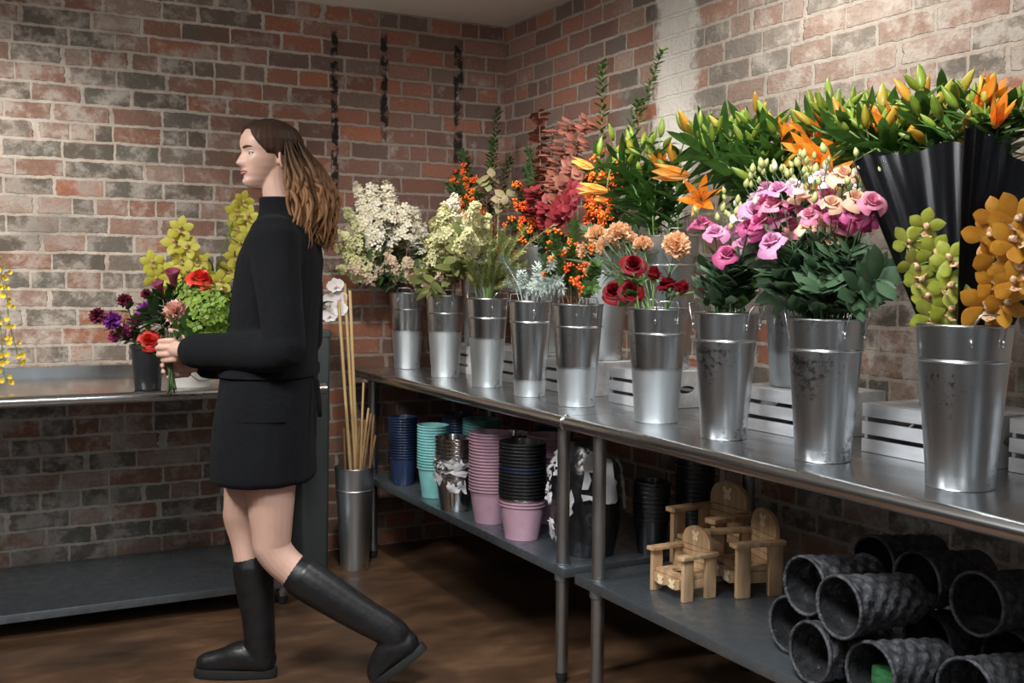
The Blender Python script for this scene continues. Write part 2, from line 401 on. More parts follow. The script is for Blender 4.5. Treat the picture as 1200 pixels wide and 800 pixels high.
work_table(-.76, -.05, -3.92, -1.857, ZT, ZS, '-x', 'steel work table nearest the camera, carrying the buckets of roses, lisianthus and orchids', [(-.70, -1.985), (-.10, -1.955), (-.70, -3.8), (-.10, -3.8)])
work_table(-3.55, -1.10, -.624, .12, ZT, .10, '-y', 'long steel work table along the back wall behind the walking woman', [(-1.265, -.565), (-1.265, .05), (-3.48, -.565), (-3.48, .05)], end=-1.235)
# joint clip between the two tables
mb = MB().tube([(-.7395+.0225*cos(a), -1.855, ZT-.021+.0225*sin(a)) for a in [pi*.42+pi*k/8 for k in range(9)]], .0035, 6)
tag(link('joint_strip', mb.mesh('joint_strip', M_steel)), 'bright metal clip over the joint between the two work tables', 'clip')

# ---------------------------------------------------------------- galvanised buckets
M_gal = mat('galvanised wire', (.55, .56, .57), (.42, .43, .44), 40, .33, 1)
def bucket(c, rt, h, label, mt, spin, group=None, handles=True, name='flower_bucket', dent=0):
    o = thing(name, c, label, 'bucket', group)
    rb = rt*.70; band = h*.78
    def rr(z): return rb+(rt-rb)*(z/h)
    prof = [(0, .006), (rb*.9, .006), (rb, 0), (rb+.002, .004)]
    for k in range(1, 10):
        z = h*k/10.; prof.append((rr(z), z))
    prof += [(rt, h)]
    inner = [(rt-.003, h), (rr(h*.5)-.003, h*.5), (rb-.003, .012), (0, .012)]
    link('body', MB().lathe(prof+inner, 40).mesh('body', mt, angle=radians(50)), o)
    w = MB().lathe([(rt-.001+.003*cos(a), h-.002+.003*sin(a)) for a in [2*pi*k/8 for k in range(9)]], 40)
    link('rim', w.mesh('rim', M_gal), o)
    w = MB().lathe([(rr(band)-.001+.0042*cos(a), band+.0042*sin(a)) for a in [2*pi*k/8 for k in range(9)]], 40)
    link('band', w.mesh('band', mt), o)
    if handles:
        for sgn in (0, pi):
            a = spin+sgn; er = rt+.006
            def p(da, dr, z): return V((er*cos(a+da)+dr*cos(a), er*sin(a+da)+dr*sin(a), z))
            w_ = .032/rt
            pts = [p(-w_, -.004, h-.045), p(-w_, 0, h-.02), p(-w_, .006, h+.006), p(-w_*.75, .012, h+.022), p(w_*.75, .012, h+.022), p(w_, .006, h+.006), p(w_, 0, h-.02), p(w_, -.004, h-.045)]
            hd = MB().tube(pts, .0022, 6)
            for q in (-w_, w_): hd.ball(p(q, -.004, h-.036), (.0042, .0042, .008), 8, 5)
            link('handle', hd.mesh('handle', M_gal), o)
    return o
FB = [  # centre (x, y), rim radius, height, water line, pitting, label
    ((-.53, -.055), .083, .350, .175, 0, 'galvanised bucket nearest the corner, first of the front row, under cream hydrangeas'),
    ((-.545, -.515), .082, .347, .195, .4, 'galvanised bucket second from the corner in the front row, drooping hydrangea leaves over its rim'),
    ((-.565, -.955), .081, .343, .19, .4, 'galvanised bucket third from the corner in the front row, holding feathery heather'),
    ((-.57, -1.31), .078, .341, .06, 0, 'galvanised bucket of silvery dusty miller in the front row'),
    ((-.57, -1.635), .085, .338, .13, .3, 'galvanised bucket of small leafy berry branches in the front row'),
    ((-.557, -2.069), .090, .337, .16, 0, 'galvanised bucket of peach carnations and dark red roses in the front row'),
    ((-.585, -2.42), .086, .336, -.05, 1.3, 'water-stained galvanised bucket of pink lisianthus with broad pale leaves beside the roses'),
    ((-.595, -2.799), .090, .335, -.05, 1.5, 'speckled galvanised bucket of the large mixed pink and peach lisianthus bunch'),
    ((-.575, -3.173), .0945, .337, -.05, .5, 'galvanised bucket nearest the camera, holding black sleeves of orchids'),
]
for i, (c, rt, h, lv, pit, lb) in enumerate(FB):
    bucket((c[0], c[1], ZT+.001), rt, h, lb, bucket_material('galvanised sheet %d' % i, lv, pit, .25 if i < 6 else .28), radians([60, 65, 100, 95, 80, 72, 110, 95, 68][i]))
ZC = .992
BB = [((-.27, -.30), .43, 'tall galvanised bucket on a crate in the back corner, holding berry branches'),
      ((-.27, -.86), .43, 'tall galvanised bucket on a crate behind the dusty miller, holding red-leaved branches'),
      ((-.26, -1.30), .42, 'tall galvanised bucket on a crate behind the roses, holding orange berry branches'),
      ((-.27, -1.72), .445, 'tall galvanised bucket on a crate below the first orange lilies'),
      ((-.28, -2.36), .43, 'tall galvanised bucket on a crate behind the lisianthus, holding lilies'),
      ((-.28, -2.90), .43, 'tall galvanised bucket on a crate behind the orchid sleeves, holding lilies')]
for i, (c, h, lb) in enumerate(BB):
    bucket((c[0], c[1], ZC), .103, h, lb, bucket_material('galvanised sheet b%d' % i, [.1, .1, .33, .05, .1, .12][i], [.2, .2, .1, .2, .4, .9][i], .3), radians(70))

# ---------------------------------------------------------------- white crates
M_white = mat('white-washed wood', (.52, .52, .53), (.38, .38, .39), 30, .65, bump=.25, bscale=50, stretch=(1, .15, 1), detail=6)
def crate(yn, yf, label, x0=-.415, x1=-.135, z=ZT, h=.12):
    o = thing('crate', ((x0+x1)/2, (yn+yf)/2, z+.001), label, 'crate'); L_ = yf-yn; D = x1-x0; t_ = .009
    for sx in (-1, 1):
        for k in range(3):
            hh = h*.27
            link('slat', MB().box((sx*(D/2-t_/2), 0, hh/2+k*(h-hh)/2), (t_, L_, hh)).mesh('slat', M_white, bevel=.0015), o)
    for sy in (-1, 1):
        e = MB(); y = sy*(L_/2-t_/2-.001); w = D-2*t_-.001
        # end board with an oval hand hole: ring of quads round the hole
        n = 24; ho = []; hi = []
        for k in range(n):
            a = 2*pi*k/n; ho.append((max(-1, min(1, 1.42*cos(a)))*w/2, h/2+max(-1, min(1, 1.42*sin(a)))*h/2)); hi.append((.034*cos(a), h*.5+.013*sin(a)))
        vs = [(p[0], y+q*t_/2, p[1]) for q in (-1, 1) for ring in (ho, hi) for p in ring]; fs = []
        for k in range(n):
            j = (k+1) % n
            fs += [(k, j, n+j, n+k), (2*n+j, 2*n+k, 3*n+k, 3*n+j), (j, k, 2*n+k, 2*n+j), (n+k, n+j, 3*n+j, 3*n+k)]
        e.add(vs, fs); link('end_board', e.mesh('end_board', M_white, angle=radians(35)), o)
    top = MB()
    for k in range(5): top.box((-D/2+t_+(D-2*t_)*(k+.5)/5, 0, h-t_/2-.0005), ((D-2*t_)/5-.006, L_-2*t_-.003, t_))
    link('slat_panel', top.mesh('slat_panel', M_white, bevel=.0012), o)
    return o
crate(-.45, -.15, 'white crate in the back corner under the berry branches')
crate(-1.02, -.72, 'white crate behind the dusty miller bucket')
crate(-1.43, -1.13, 'white crate with its end board showing between the berry and rose buckets')
crate(-1.845, -1.59, 'white crate directly behind the bucket of roses and carnations')
crate(-2.56, -2.235, 'white slatted crate behind the two lisianthus buckets')
crate(-3.07, -2.745, 'white slatted crate beside the orchid bucket, second from the right edge')
crate(-3.45, -3.10, 'white slatted crate cut off by the right edge', x0=-.33)
# ---------------------------------------------------------------- plants: materials
def leafmat(n, c1, c2, rough=.45, tr=.25): return mat(n, c1, c2, 18, rough, trans=tr, detail=3, bump=.08, bscale=90)
L_dark = leafmat('leaf deep green', (.030, .070, .022), (.055, .115, .030))
L_mid = leafmat('leaf green', (.055, .13, .030), (.095, .19, .045))
L_lily = leafmat('lily leaf', (.040, .105, .022), (.075, .17, .030), .35)
L_pale = leafmat('leaf glaucous', (.10, .17, .10), (.17, .25, .16), .5)
L_lis = leafmat('lisianthus leaf', (.050, .10, .050), (.085, .155, .075), .5)
L_olive = leafmat('leaf olive', (.13, .16, .045), (.20, .21, .07), .55)
L_heath = leafmat('heather needle', (.17, .20, .055), (.30, .29, .10), .6)
L_silver = leafmat('silver felt leaf', (.30, .37, .34), (.44, .50, .47), .85, .1)
L_red = leafmat('autumn red leaf', (.20, .07, .045), (.42, .17, .13), .45)
L_crim = leafmat('crimson leaf', (.22, .018, .03), (.36, .05, .06), .45)
L_green_pink = leafmat('turning leaf', (.30, .34, .14), (.42, .30, .20), .5)
M_stem = mat('green stem', (.10, .19, .05), (.16, .27, .08), 30, .5)
M_stem_d = mat('dark stem', (.05, .095, .035), (.08, .13, .045), 30, .5)
M_wood = mat('woody twig', (.13, .075, .045), (.21, .13, .08), 60, .7)
M_tan = mat('dry twig', (.36, .25, .16), (.45, .33, .21), 60, .7)
P_cream = mat('hydrangea cream', (.80, .74, .56), (.90, .88, .78), 30, .6, trans=.3)
P_blush = mat('hydrangea blush', (.62, .50, .34), (.74, .58, .46), 30, .6, trans=.3)
P_lime = mat('hydrangea lime', (.56, .56, .26), (.72, .70, .44), 30, .6, trans=.3)
P_peach = mat('carnation peach', (.90, .56, .32), (.95, .68, .44), 60, .6, trans=.3)
P_red = mat('rose dark red', (.13, .002, .008), (.25, .004, .013), 40, .5, trans=.1, spec=.3)
P_pink = mat('lisianthus pink', (.66, .19, .31), (.76, .32, .42), 40, .5, trans=.3)
P_mag = mat('lisianthus magenta', (.46, .055, .20), (.60, .12, .28), 40, .5, trans=.3)
P_lil = mat('lisianthus lilac pink', (.62, .24, .44), (.72, .36, .54), 40, .5, trans=.3)
P_pale = mat('lisianthus blush white', (.72, .60, .64), (.78, .68, .70), 40, .5, trans=.3)
P_apri = mat('lisianthus apricot', (.76, .44, .30), (.82, .56, .40), 40, .5, trans=.3)
P_bud = mat('lisianthus bud', (.40, .46, .14), (.62, .64, .30), 40, .5, trans=.25)
P_budw = mat('lisianthus white bud', (.78, .78, .62), (.86, .86, .76), 40, .5, trans=.25)
P_lo = mat('lily orange', (.90, .22, .018), (.95, .38, .035), 25, .42, trans=.3)
P_lo2 = mat('lily apricot', (.92, .42, .08), (.95, .56, .16), 25, .42, trans=.3)
P_lg = mat('lily bud green', (.16, .27, .028), (.30, .38, .05), 22, .4, trans=.15)
P_ly = mat('lily bud yellow', (.36, .36, .04), (.54, .36, .04), 18, .4, trans=.15)
P_lb = mat('lily bud amber', (.50, .36, .05), (.82, .30, .03), 16, .4, trans=.15)
P_cg = mat('cymbidium green', (.30, .34, .035), (.46, .48, .08), 30, .4, trans=.25)
P_co = mat('cymbidium amber', (.46, .18, .018), (.60, .29, .03), 30, .4, trans=.25)
P_lip = mat('cymbidium lip', (.66, .50, .28), (.36, .10, .06), 160, .45, lo=.45, hi=.62)
P_berry = mat('orange berry', (.80, .13, .012), (.90, .22, .02), 60, .28)
P_berr2 = mat('red orange berry', (.62, .06, .012), (.80, .12, .015), 60, .28)
P_yel = mat('yellow petal', (.86, .64, .03), (.92, .74, .10), 40, .5, trans=.3)
P_char = mat('chartreuse petal', (.62, .60, .05), (.76, .70, .14), 30, .5, trans=.3)
P_wht = mat('white orchid petal', (.86, .84, .84), (.90, .88, .89), 20, .5, trans=.3)
P_orm = mat('orchid lip magenta', (.52, .06, .22), (.70, .28, .40), 60, .45)
P_pur = mat('purple petal', (.26, .045, .34), (.38, .08, .46), 40, .5, trans=.2)
P_sca = mat('scarlet petal', (.72, .03, .025), (.80, .07, .04), 40, .45, trans=.2)
P_hyg = mat('hydrangea green', (.15, .26, .025), (.28, .40, .07), 30, .55, trans=.25)
P_bur = mat('burgundy plume', (.12, .012, .03), (.22, .03, .06), 40, .6)
P_ps = mat('dahlia shell pink', (.80, .42, .34), (.86, .58, .48), 40, .5, trans=.25)

# ---------------------------------------------------------------- plants: flower heads (local, opening towards +z)
def wrap(mb, phi, half, r0, r1, h, flare, z0, ruffle=0, n=6, m=5):
    vs = []
    for i in range(m+1):
        v = i/m
        r = r0+(r1-r0)*sin(min(1, v*1.15)*pi/2)+flare*v**3
        wdt = half*(.45+.55*sin(pi*(.12+.62*v)))
        for j in range(n+1):
            u = 2*j/n-1
            a = phi+u*wdt
            rr = r*(1+.04*u)+ruffle*sin(9*u+phi*3)*v*v
            z = z0+h*v-h*.16*u*u*v - flare*1.1*v**5
            vs.append((rr*cos(a), rr*sin(a), z))
    k = n+1
    mb.add(vs, [(i*k+j, i*k+j+1, (i+1)*k+j+1, (i+1)*k+j) for i in range(m) for j in range(n)])
def rose_mesh(name, m, rad=.034, h=.05, layers=19, opening=1., ruffle=0, seed=0):
    random.seed(100+seed); mb = MB()
    for k in range(layers):
        t = k/(layers-1)
        wrap(mb, k*2.4+R(-.2, .2), 1.35-.45*t, .003+.008*t, .003+(rad-.010)*t**.75, h*(1-.42*t**1.3)*R(.95, 1.05), .004+opening*(.014*t*t), -.003*t, ruffle)
    return mb.mesh(name, m)
def carnation_mesh(name, m, rad=.042, seed=0):
    random.seed(200+seed); mb = MB(); n = 190
    for k in range(n):
        z = 1-1.35*(k+.5)/n; a = k*2.399963; q = sqrt(max(0, 1-z*z))
        d = V((q*cos(a), q*sin(a), z+.05))
        mb.leaf(rad*R(.84, 1.06), rad*.46, R(-.9, .9), R(-.5, .6), 5, .42, T(0, 0, .012) @ align(d, R(0, 6.3)), wave=rad*.06)
    return mb.mesh(name, m)
def bud_mesh(name, m, L=.09, r=.0135, lobes=3, amt=.12, n=12, k=9, fat=.45):
    mb = MB(); vs = []
    for i in range(k+1):
        t = i/k; rr = r*max(.06, sin(pi*min(1, (t*.94+.03))**(1/(1+fat)*1.15)))**.8
        for j in range(n):
            a = 2*pi*j/n; q = rr*(1+amt*cos(lobes*a))
            vs.append((q*cos(a)+.1*L*t*t, q*sin(a), L*t))
    mb.add(vs, [(i*n+j, i*n+(j+1) % n, (i+1)*n+(j+1) % n, (i+1)*n+j) for i in range(k) for j in range(n)]+[tuple(range(n))[::-1], tuple(k*n+j for j in range(n))])
    return mb.mesh(name, m)
def lily_mesh(name, m, L=.11, W=.032, tilt=.45, curl=.9, seed=0):
    random.seed(300+seed); mb = MB()
    for k in range(6):
        mb.leaf(L*R(.95, 1.05), W*(1 if k % 2 else .78), curl*R(.85, 1.15), .25, 8, 1.25, Rz(k*pi/3) @ T(.004, 0, 0) @ Ry(tilt*R(.9, 1.1)))
    return mb.mesh(name, m)
def stamen_mesh(L=.085):
    mb = MB()
    for k in range(6):
        a = k*pi/3+.3; e = V((.022*cos(a), .022*sin(a), L)); mb.tube([(0, 0, .01), (e[0]*.4, e[1]*.4, L*.6), e], .0011, 4); mb.ball(e, (.0025, .007, .0022), 6, 4)
    return mb.mesh('stamen', M_rust)
M_rust = mat('rust pollen', (.30, .09, .03), None, rough=.8)
def floret(mb, M, s):
    a0 = R(0, 1.5)
    for k in range(4):
        a = a0+k*pi/2; c, d = cos(a), sin(a); px, py = -d, c; l = s*R(.85, 1.1)
        p = lambda r, w, z: (c*r+px*w, d*r+py*w, z)
        mb.add([p(.05*s, 0, 0), p(.55*l, -.42*s, .12*s), p(l, -.15*s, R(.0, .35)*s), p(l, .15*s, R(.0, .35)*s), p(.55*l, .42*s, .12*s)], [(0, 1, 2, 3, 4)], M)
def panicle_mesh(name, m, L=.17, r=.055, n=120, s=.0125, seed=0, dome=False):
    random.seed(400+seed); mb = MB()
    for k in range(n):
        t = (k+.5)/n; a = k*2.399963
        if dome: z = .9*L*(1-1.5*t*t*.6); q = r*sqrt(max(0, 1-(1-t)**2))
        else: z = L*(t**.9); q = r*(1-t)**.6*(.75+.3*sin(t*9))
        q *= R(.8, 1.08); d = V((q*cos(a)*1.5, q*sin(a)*1.5, .03+z*.25 if dome else .035)).normalized()
        q *= R(.82, 1.12); mb_p = T(q*cos(a), q*sin(a), z+R(-.012, .012)) @ align(d+V((R(-.4, .4), R(-.4, .4), R(-.4, .4))), 0)
        floret(mb, mb_p, s*R(.8, 1.2))
    return mb.mesh(name, m, smooth=False)
def cymbidium_mesh(name, m, s=.045, seed=0):
    """faces +z, dorsal tepal towards +y"""
    random.seed(500+seed); mb = MB()
    for a, w in ((0, .6), (1.15, .55), (-1.15, .55), (2.35, .58), (-2.35, .58)):
        mb.leaf(s*R(.95, 1.08), s*w*1.22, R(.1, .8), .3, 7, .85, Rz(a) @ Rx(-R(1.0, 1.4)) @ Rz(pi/2) @ T(0, 0, .004))
    return mb.mesh(name, m)
def cym_lip(name, s=.045):
    mb = MB()
    mb.leaf(s*.62, s*.58, 1.0, .45, 6, .55, T(0, -.008, .004) @ Rx(.9) @ Rz(pi/2))
    mb.tube([(0, .004, .002), (0, .006, s*.25), (0, .0, s*.4)], [.005, .0055, .006], 8); return mb.mesh(name, P_lip)
def berry_mesh(name, m, n=11, r=.0046, sp=.014, seed=0):
    random.seed(600+seed); mb = MB()
    for k in range(n):
        mb.ball((R(-sp, sp), R(-sp, sp), R(-sp*.5, sp*.7)), r*R(.85, 1.15), 7, 5)
    return mb.mesh(name, m)
ROSE = [rose_mesh('rose_bloom', P_red, .034, .048, 19, 1.1, seed=i) for i in range(2)]
ROSEB = rose_mesh('rose_bud', P_red, .027, .047, 15, .5, seed=5)
CARN = [carnation_mesh('carnation_bloom', P_peach, .042, i) for i in range(3)]
LIS = {n: [rose_mesh('lisianthus_bloom', m, .031, .040, 11, 1.5, .0012, seed=10+i) for i in range(2)] for n, m in (('pink', P_pink), ('mag', P_mag), ('lil', P_lil), ('pale', P_pale), ('apri', P_apri))}
LBUD = [bud_mesh('lisianthus_bud', m, .032, .0095, 5, .1, 10, 7) for m in (P_bud, P_budw)]
LILB = [bud_mesh('lily_bud', m, L_, r_) for m, L_, r_ in ((P_lg, .078, .0125), (P_lg, .068, .0105), (P_ly, .09, .0145), (P_lb, .092, .015))]
LILO = [lily_mesh('lily_bloom', P_lo, .115, .036, .35, .8, 1), lily_mesh('lily_bloom', P_lo2, .11, .034, .12, .12, 2), lily_mesh('lily_bloom', P_lo, .11, .036, .18, .3, 3)]
STAM = stamen_mesh()
PAN = {n: [panicle_mesh('hydrangea_head', m, .155, .066, 100, .0165, i) for i in range(2)] for n, m in (('cream', P_cream), ('blush', P_blush), ('lime', P_lime))}
CYG = [cymbidium_mesh('orchid_bloom', P_cg, .045, i) for i in range(2)]; CYO = [cymbidium_mesh('orchid_bloom', P_co, .052, i) for i in range(2)]
CYC = [cymbidium_mesh('orchid_bloom', P_char, .045, i) for i in range(2)]
LIP = cym_lip('orchid_lip')
BER = [berry_mesh('berry_cluster', m, n_, seed=i) for i, (m, n_) in enumerate(((P_berry, 12), (P_berry, 9), (P_berr2, 12)))]
calyx = MB()
for k in range(5): calyx.leaf(.034, .009, 1.7, .1, 4, 1.2, Rz(k*2*pi/5) @ T(.005, 0, -.004) @ Ry(.9))
calyx.ball((0, 0, -.005), (.009, .009, .008), 8, 5); CALYX = calyx.mesh('calyx', M_stem)
cc = MB().lathe([(.0035, -.022), (.009, -.018), (.0105, 0), (.014, .014)], 10, cap0=True); CCAL = cc.mesh('calyx', L_pale)

# ---------------------------------------------------------------- plants: assembling one cut stem
def stem_path(cx, cy, zb, rt, h, tip, n=7, off=.55, lift=0):
    """from inside the bucket over the rim to the tip"""
    tip = V(tip); d = V((tip.x-cx, tip.y-cy, 0)); q = d.length
    k = min(1., rt*off*R(.8, 1.1)/q) if q > 1e-6 else 0
    base = V((cx-d.x*k*.3+R(-.012, .012), cy-d.y*k*.3+R(-.012, .012), zb+.035))
    rim = V((cx+d.x*k, cy+d.y*k, zb+h))
    mid = rim.lerp(tip, .55)+V((-d.x*.06, -d.y*.06, q*.06+lift))
    return spline([base, rim, mid, tip], n)
def dress(mb, path, t0, t1, n, L, W, spread=.8, curl=.5, cup=.2, point=1.3, seg=4, pairs=1, var=.25, droop=0, taper=0):
    for k in range(n):
        t = t0+(t1-t0)*(k+R(.2, .8))/n; f = t*(len(path)-1); i = min(int(f), len(path)-2); p = path[i].lerp(path[i+1], f-i)
        tg = (path[i+1]-path[i]).normalized(); a = k*2.4+R(-.3, .3)
        for q in range(pairs):
            o_ = tg.orthogonal().normalized(); o_.rotate(Quaternion(tg, a+q*2*pi/pairs))
            d = (tg*cos(spread)+o_*sin(spread)); d.z -= droop; d.normalize()
            up = (tg-d*tg.dot(d)); up = up.normalized() if up.length > 1e-4 else d.orthogonal()
            sd = d.cross(up); Mx = Matrix((-up, -sd, d)).transposed().to_4x4()
            s = R(1-var, 1+var)*(1-taper*(k/n))
            mb.leaf(L*s, W*s, -(-curl)*-1*R(.5, 1.3)*-1, cup, seg, point, T(p) @ Mx)
def end_dir(path): return (path[-1]-path[-2]).normalized()
def cut(name, label, cat, group, path, rs, m_stem, m_leaf=None, leaf=None, r_end=.6):
    org = path[0]; o = thing(name, org, label, cat, group); k = len(path)
    link('stem', MB().tube(path, [rs*(1-(1-r_end)*i/(k-1)) for i in range(k)], 6).mesh('stem', m_stem, org), o)
    if leaf is not None and not leaf.empty(): link('foliage', leaf.mesh('foliage', m_leaf, org), o)
    return o, org
def put(o, org, name, me, p, d, spin=None, s=1., parent=None):
    return link(name, me, parent or o, T(V(p)-org) @ align(d, R(0, 6.28) if spin is None else spin) @ S(s))
def B(i): c, rt, h = FB[i][0], FB[i][1], FB[i][2]; return c[0], c[1], ZT, rt, h
def K(i): c, h, _ = BB[i]; return c[0], c[1], ZC, .103, h

# ---- hydrangeas
random.seed(11)
HY = [(432, 258, 0, 'cream', 1.0), (458, 240, 0, 'cream', 1.15), (476, 262, 0, 'cream', 1.0), (446, 285, 0, 'blush', .9), (418, 306, 0, 'lime', .8), (468, 297, 0, 'cream', .9), (492, 285, 0, 'cream', .85), (410, 282, 0, 'lime', .75), (455, 322, 0, 'blush', .75), (425, 232, 0, 'cream', .8), (440, 262, 0, 'cream', 1.05), (484, 275, 0, 'cream', .9), (430, 290, 0, 'lime', .9), (462, 312, 0, 'blush', .85), (440, 310, 0, 'blush', .8), (478, 315, 0, 'blush', .8), (415, 258, 0, 'lime', .75), (405, 296, 0, 'lime', .7), (420, 280, 0, 'cream', .8), (455, 268, 0, 'cream', .95), (440, 238, 0, 'cream', 1.0), (425, 318, 0, 'blush', .8), (412, 318, 0, 'lime', .75), (488, 262, 0, 'cream', .8), (432, 272, 0, 'cream', .95)]
HY2 = [(512, 275, 1, 'lime', .9), (532, 250, 1, 'cream', .9), (548, 282, 1, 'lime', .85), (520, 300, 1, 'blush', .8), (500, 318, 1, 'blush', .75), (528, 322, 1, 'blush', .7), (566, 268, 1, 'lime', .85), (488, 328, 1, 'blush', .65), (555, 250, 1, 'lime', .7), (522, 262, 1, 'lime', .95), (540, 296, 1, 'lime', .85), (508, 298, 1, 'lime', .85), (560, 290, 1, 'lime', .8), (512, 330, 1, 'blush', .7)]
for (px, py, bi, kd, s) in HY+HY2:
    b = B(bi); tip = at(px, py, 0, b[0]+R(-.10, .07)) if px > 455 else at(px, py, 1, b[1]+R(-.10, .05)); tip.y = min(tip.y, .02); path = stem_path(*b, tip=tip, lift=.02)
    lf = MB(); dress(lf, path, .42, .86, 11, .072, .036, 1.0, .5, .15, 1.2, 4, 1, .3, .2)
    w_ = {'cream': 'creamy white', 'blush': 'dusty blush', 'lime': 'pale lime-cream'}[kd]
    o, og = cut('hydrangea', '%s panicle hydrangea stem in the %s bucket of the front row' % (w_, ('first', 'second')[bi]), 'flower', '%s hydrangeas in the %s bucket' % (w_, ('first', 'second')[bi]), path, .003, M_wood, L_dark if bi == 0 else L_olive, lf)
    d = (end_dir(path)+V((-.15, -.1, .35))).normalized()
    put(o, og, 'flower_head', random.choice(PAN[kd]), path[-1]-d*.07*s, d, None, s)
# drooping leafy shoot over the second rim
b = B(1); p0 = V((b[0], b[1], ZT+.05))
path = spline([p0, (b[0]-.04, b[1]-.03, ZT+b[4]), (b[0]-.075, b[1]-.045, ZT+b[4]+.06), (b[0]-.105, b[1]-.06, ZT+b[4]+.02)], 6)
lf = MB(); dress(lf, path, .5, 1, 9, .085, .028, 1.2, .6, .15, 1.2, 5, 1, .3, .9)
cut('leafy_shoot', 'drooping olive leafy shoot hanging over the rim of the second front bucket', 'foliage', None, path, .003, M_wood, L_olive, lf)
# ---- heather and dry stalks
random.seed(12); b = B(2)
for k in range(34):
    px, py = R(532, 618), R(262, 330)
    if k < 3: px, py = [(585, 232), (650, 262), (628, 275)][k]
    tip = at(px, py, 0, b[0]+R(-.09, .09)); path = stem_path(*b, tip=tip, n=9)
    lf = MB(); dress(lf, path, .42, .96, 190 if k > 2 else 70, .020, .0028, .65, .3, 0, 1, 2, 1, .4)
    if k < 3: cut('dry_stalk', 'tall tan dry stalk rising out of the heather in the third bucket', 'stem', 'tan dry stalks among the heather', path, .0028, M_tan, L_heath, lf, .3)
    else: cut('heather_sprig', 'feathery olive-green heather stem in the third bucket from the corner', 'foliage', 'heather stems in the third bucket', path, .0018, M_stem, L_heath if k % 2 else L_olive, lf, .4)
# ---- dusty miller
random.seed(13); b = B(3)
for k in range(26):
    px, py = R(588, 660), R(300, 342); tip = at(px, py, 0, b[0]+R(-.08, .08)); path = stem_path(*b, tip=tip)
    lf = MB(); dress(lf, path, .5, 1., 60, .022, .0055, .9, .7, .2, .8, 3, 1, .5)
    cut('dusty_miller_sprig', 'silvery felted dusty miller sprig in the fourth bucket', 'foliage', 'dusty miller sprigs in the fourth bucket', path, .002, L_silver, L_silver, lf)
# ---- berry branches
def berry_branch(b, tips, rx, label, group, nl=60, nb=7, leafL=.030, t0=.45, m_leaf=L_dark, berry_t=(.55, .95), spike=False, m_l2=None):
    for (px, py) in tips:
        tip = at(px, py, 0, b[0]+R(*rx)); tip.x = min(tip.x, WX-.07); tip.y = min(tip.y, WY-.06); path = stem_path(*b, tip=tip, n=9)
        lf = MB(); dress(lf, path, t0, 1, nl, leafL, leafL*.42, .95, .3, .2, 1.1, 3, 1, .35)
        # short side twigs
        tw = MB()
        o, og = cut('berry_branch', label, 'branch', group, path, .003, M_wood, m_leaf, lf, .35)
        for q in range(nb):
            t = R(*berry_t); f = t*(len(path)-1); i = min(int(f), len(path)-2); p = path[i].lerp(path[i+1], f-i)
            d = V((R(-1, .3), R(-1, 1), R(-.4, .8))).normalized(); e = p+d*R(.018, .045)
            put(o, og, 'berry_cluster', random.choice(BER), e, d, None, R(.8, 1.25))
random.seed(14)
berry_branch(B(4), [(650, 275), (672, 262), (690, 280), (660, 300), (640, 315), (700, 310), (680, 318), (655, 330), (695, 335), (670, 290)], (-.09, .08), 'leafy branch with a few orange berries in the fifth bucket', 'leafy berry branches in the fifth bucket', 105, 2, .027, .47, L_mid)
berry_branch(K(0), [(520, 185), (535, 205), (548, 190), (560, 225), (528, 215), (575, 245), (540, 240), (555, 255)], (-.10, .10), 'orange berry branch in the tall bucket in the back corner', 'orange berry branches in the back corner', 60, 9, .034)
berry_branch(K(0), [(582, 130), (578, 165), (598, 185)], (.0, .16), 'dark bare-tipped leafy branch reaching up the back corner', 'tall leafy branches in the back corner', 90, 0, .030, .5)
berry_branch(K(1), [(612, 235), (640, 225), (600, 262), (625, 250), (618, 275), (645, 262), (605, 215)], (-.12, .06), 'orange berry branch beneath the red-leaved branches', 'orange berry branches beneath the red leaves', 60, 9, .032)
berry_branch(K(1), [(620, 175), (616, 195)], (.05, .15), 'green leafy branch against the wall left of the red leaves', 'green branches behind the red leaves', 70, 0, .026)
berry_branch(K(2), [(690, 205), (705, 190), (700, 225), (718, 215), (690, 240), (725, 235), (710, 250), (735, 180)], (-.11, .08), 'orange berry branch left of the first orange lilies', 'orange berry branches left of the lilies', 55, 11, .030)
berry_branch(K(2), [(706, 74), (776, 58), (748, 118)], (.0, .10), 'long berry shoot rising up the side wall above the lilies', 'long berry shoots above the lilies', 110, 3, .032, .45, L_mid, (.5, .62))
for bb_, tips in ((0, [(548, 285), (572, 292), (592, 282), (560, 312), (600, 302), (535, 300)]), (1, [(612, 298), (640, 296), (600, 320), (628, 318), (655, 292), (618, 280), (668, 285)]), (2, [(690, 270), (715, 268), (700, 290), (740, 262)])):
    berry_branch(K(bb_), tips, (-.16, -.02), 'low leafy green branch %s' % ('behind the heather bucket', 'behind the dusty miller bucket', 'behind the peach carnations')[bb_], 'low green branches %d' % bb_ if False else ('green branches behind the heather', 'green branches behind the dusty miller', 'green branches behind the carnations')[bb_], 60, 1, .038, .3, L_dark)
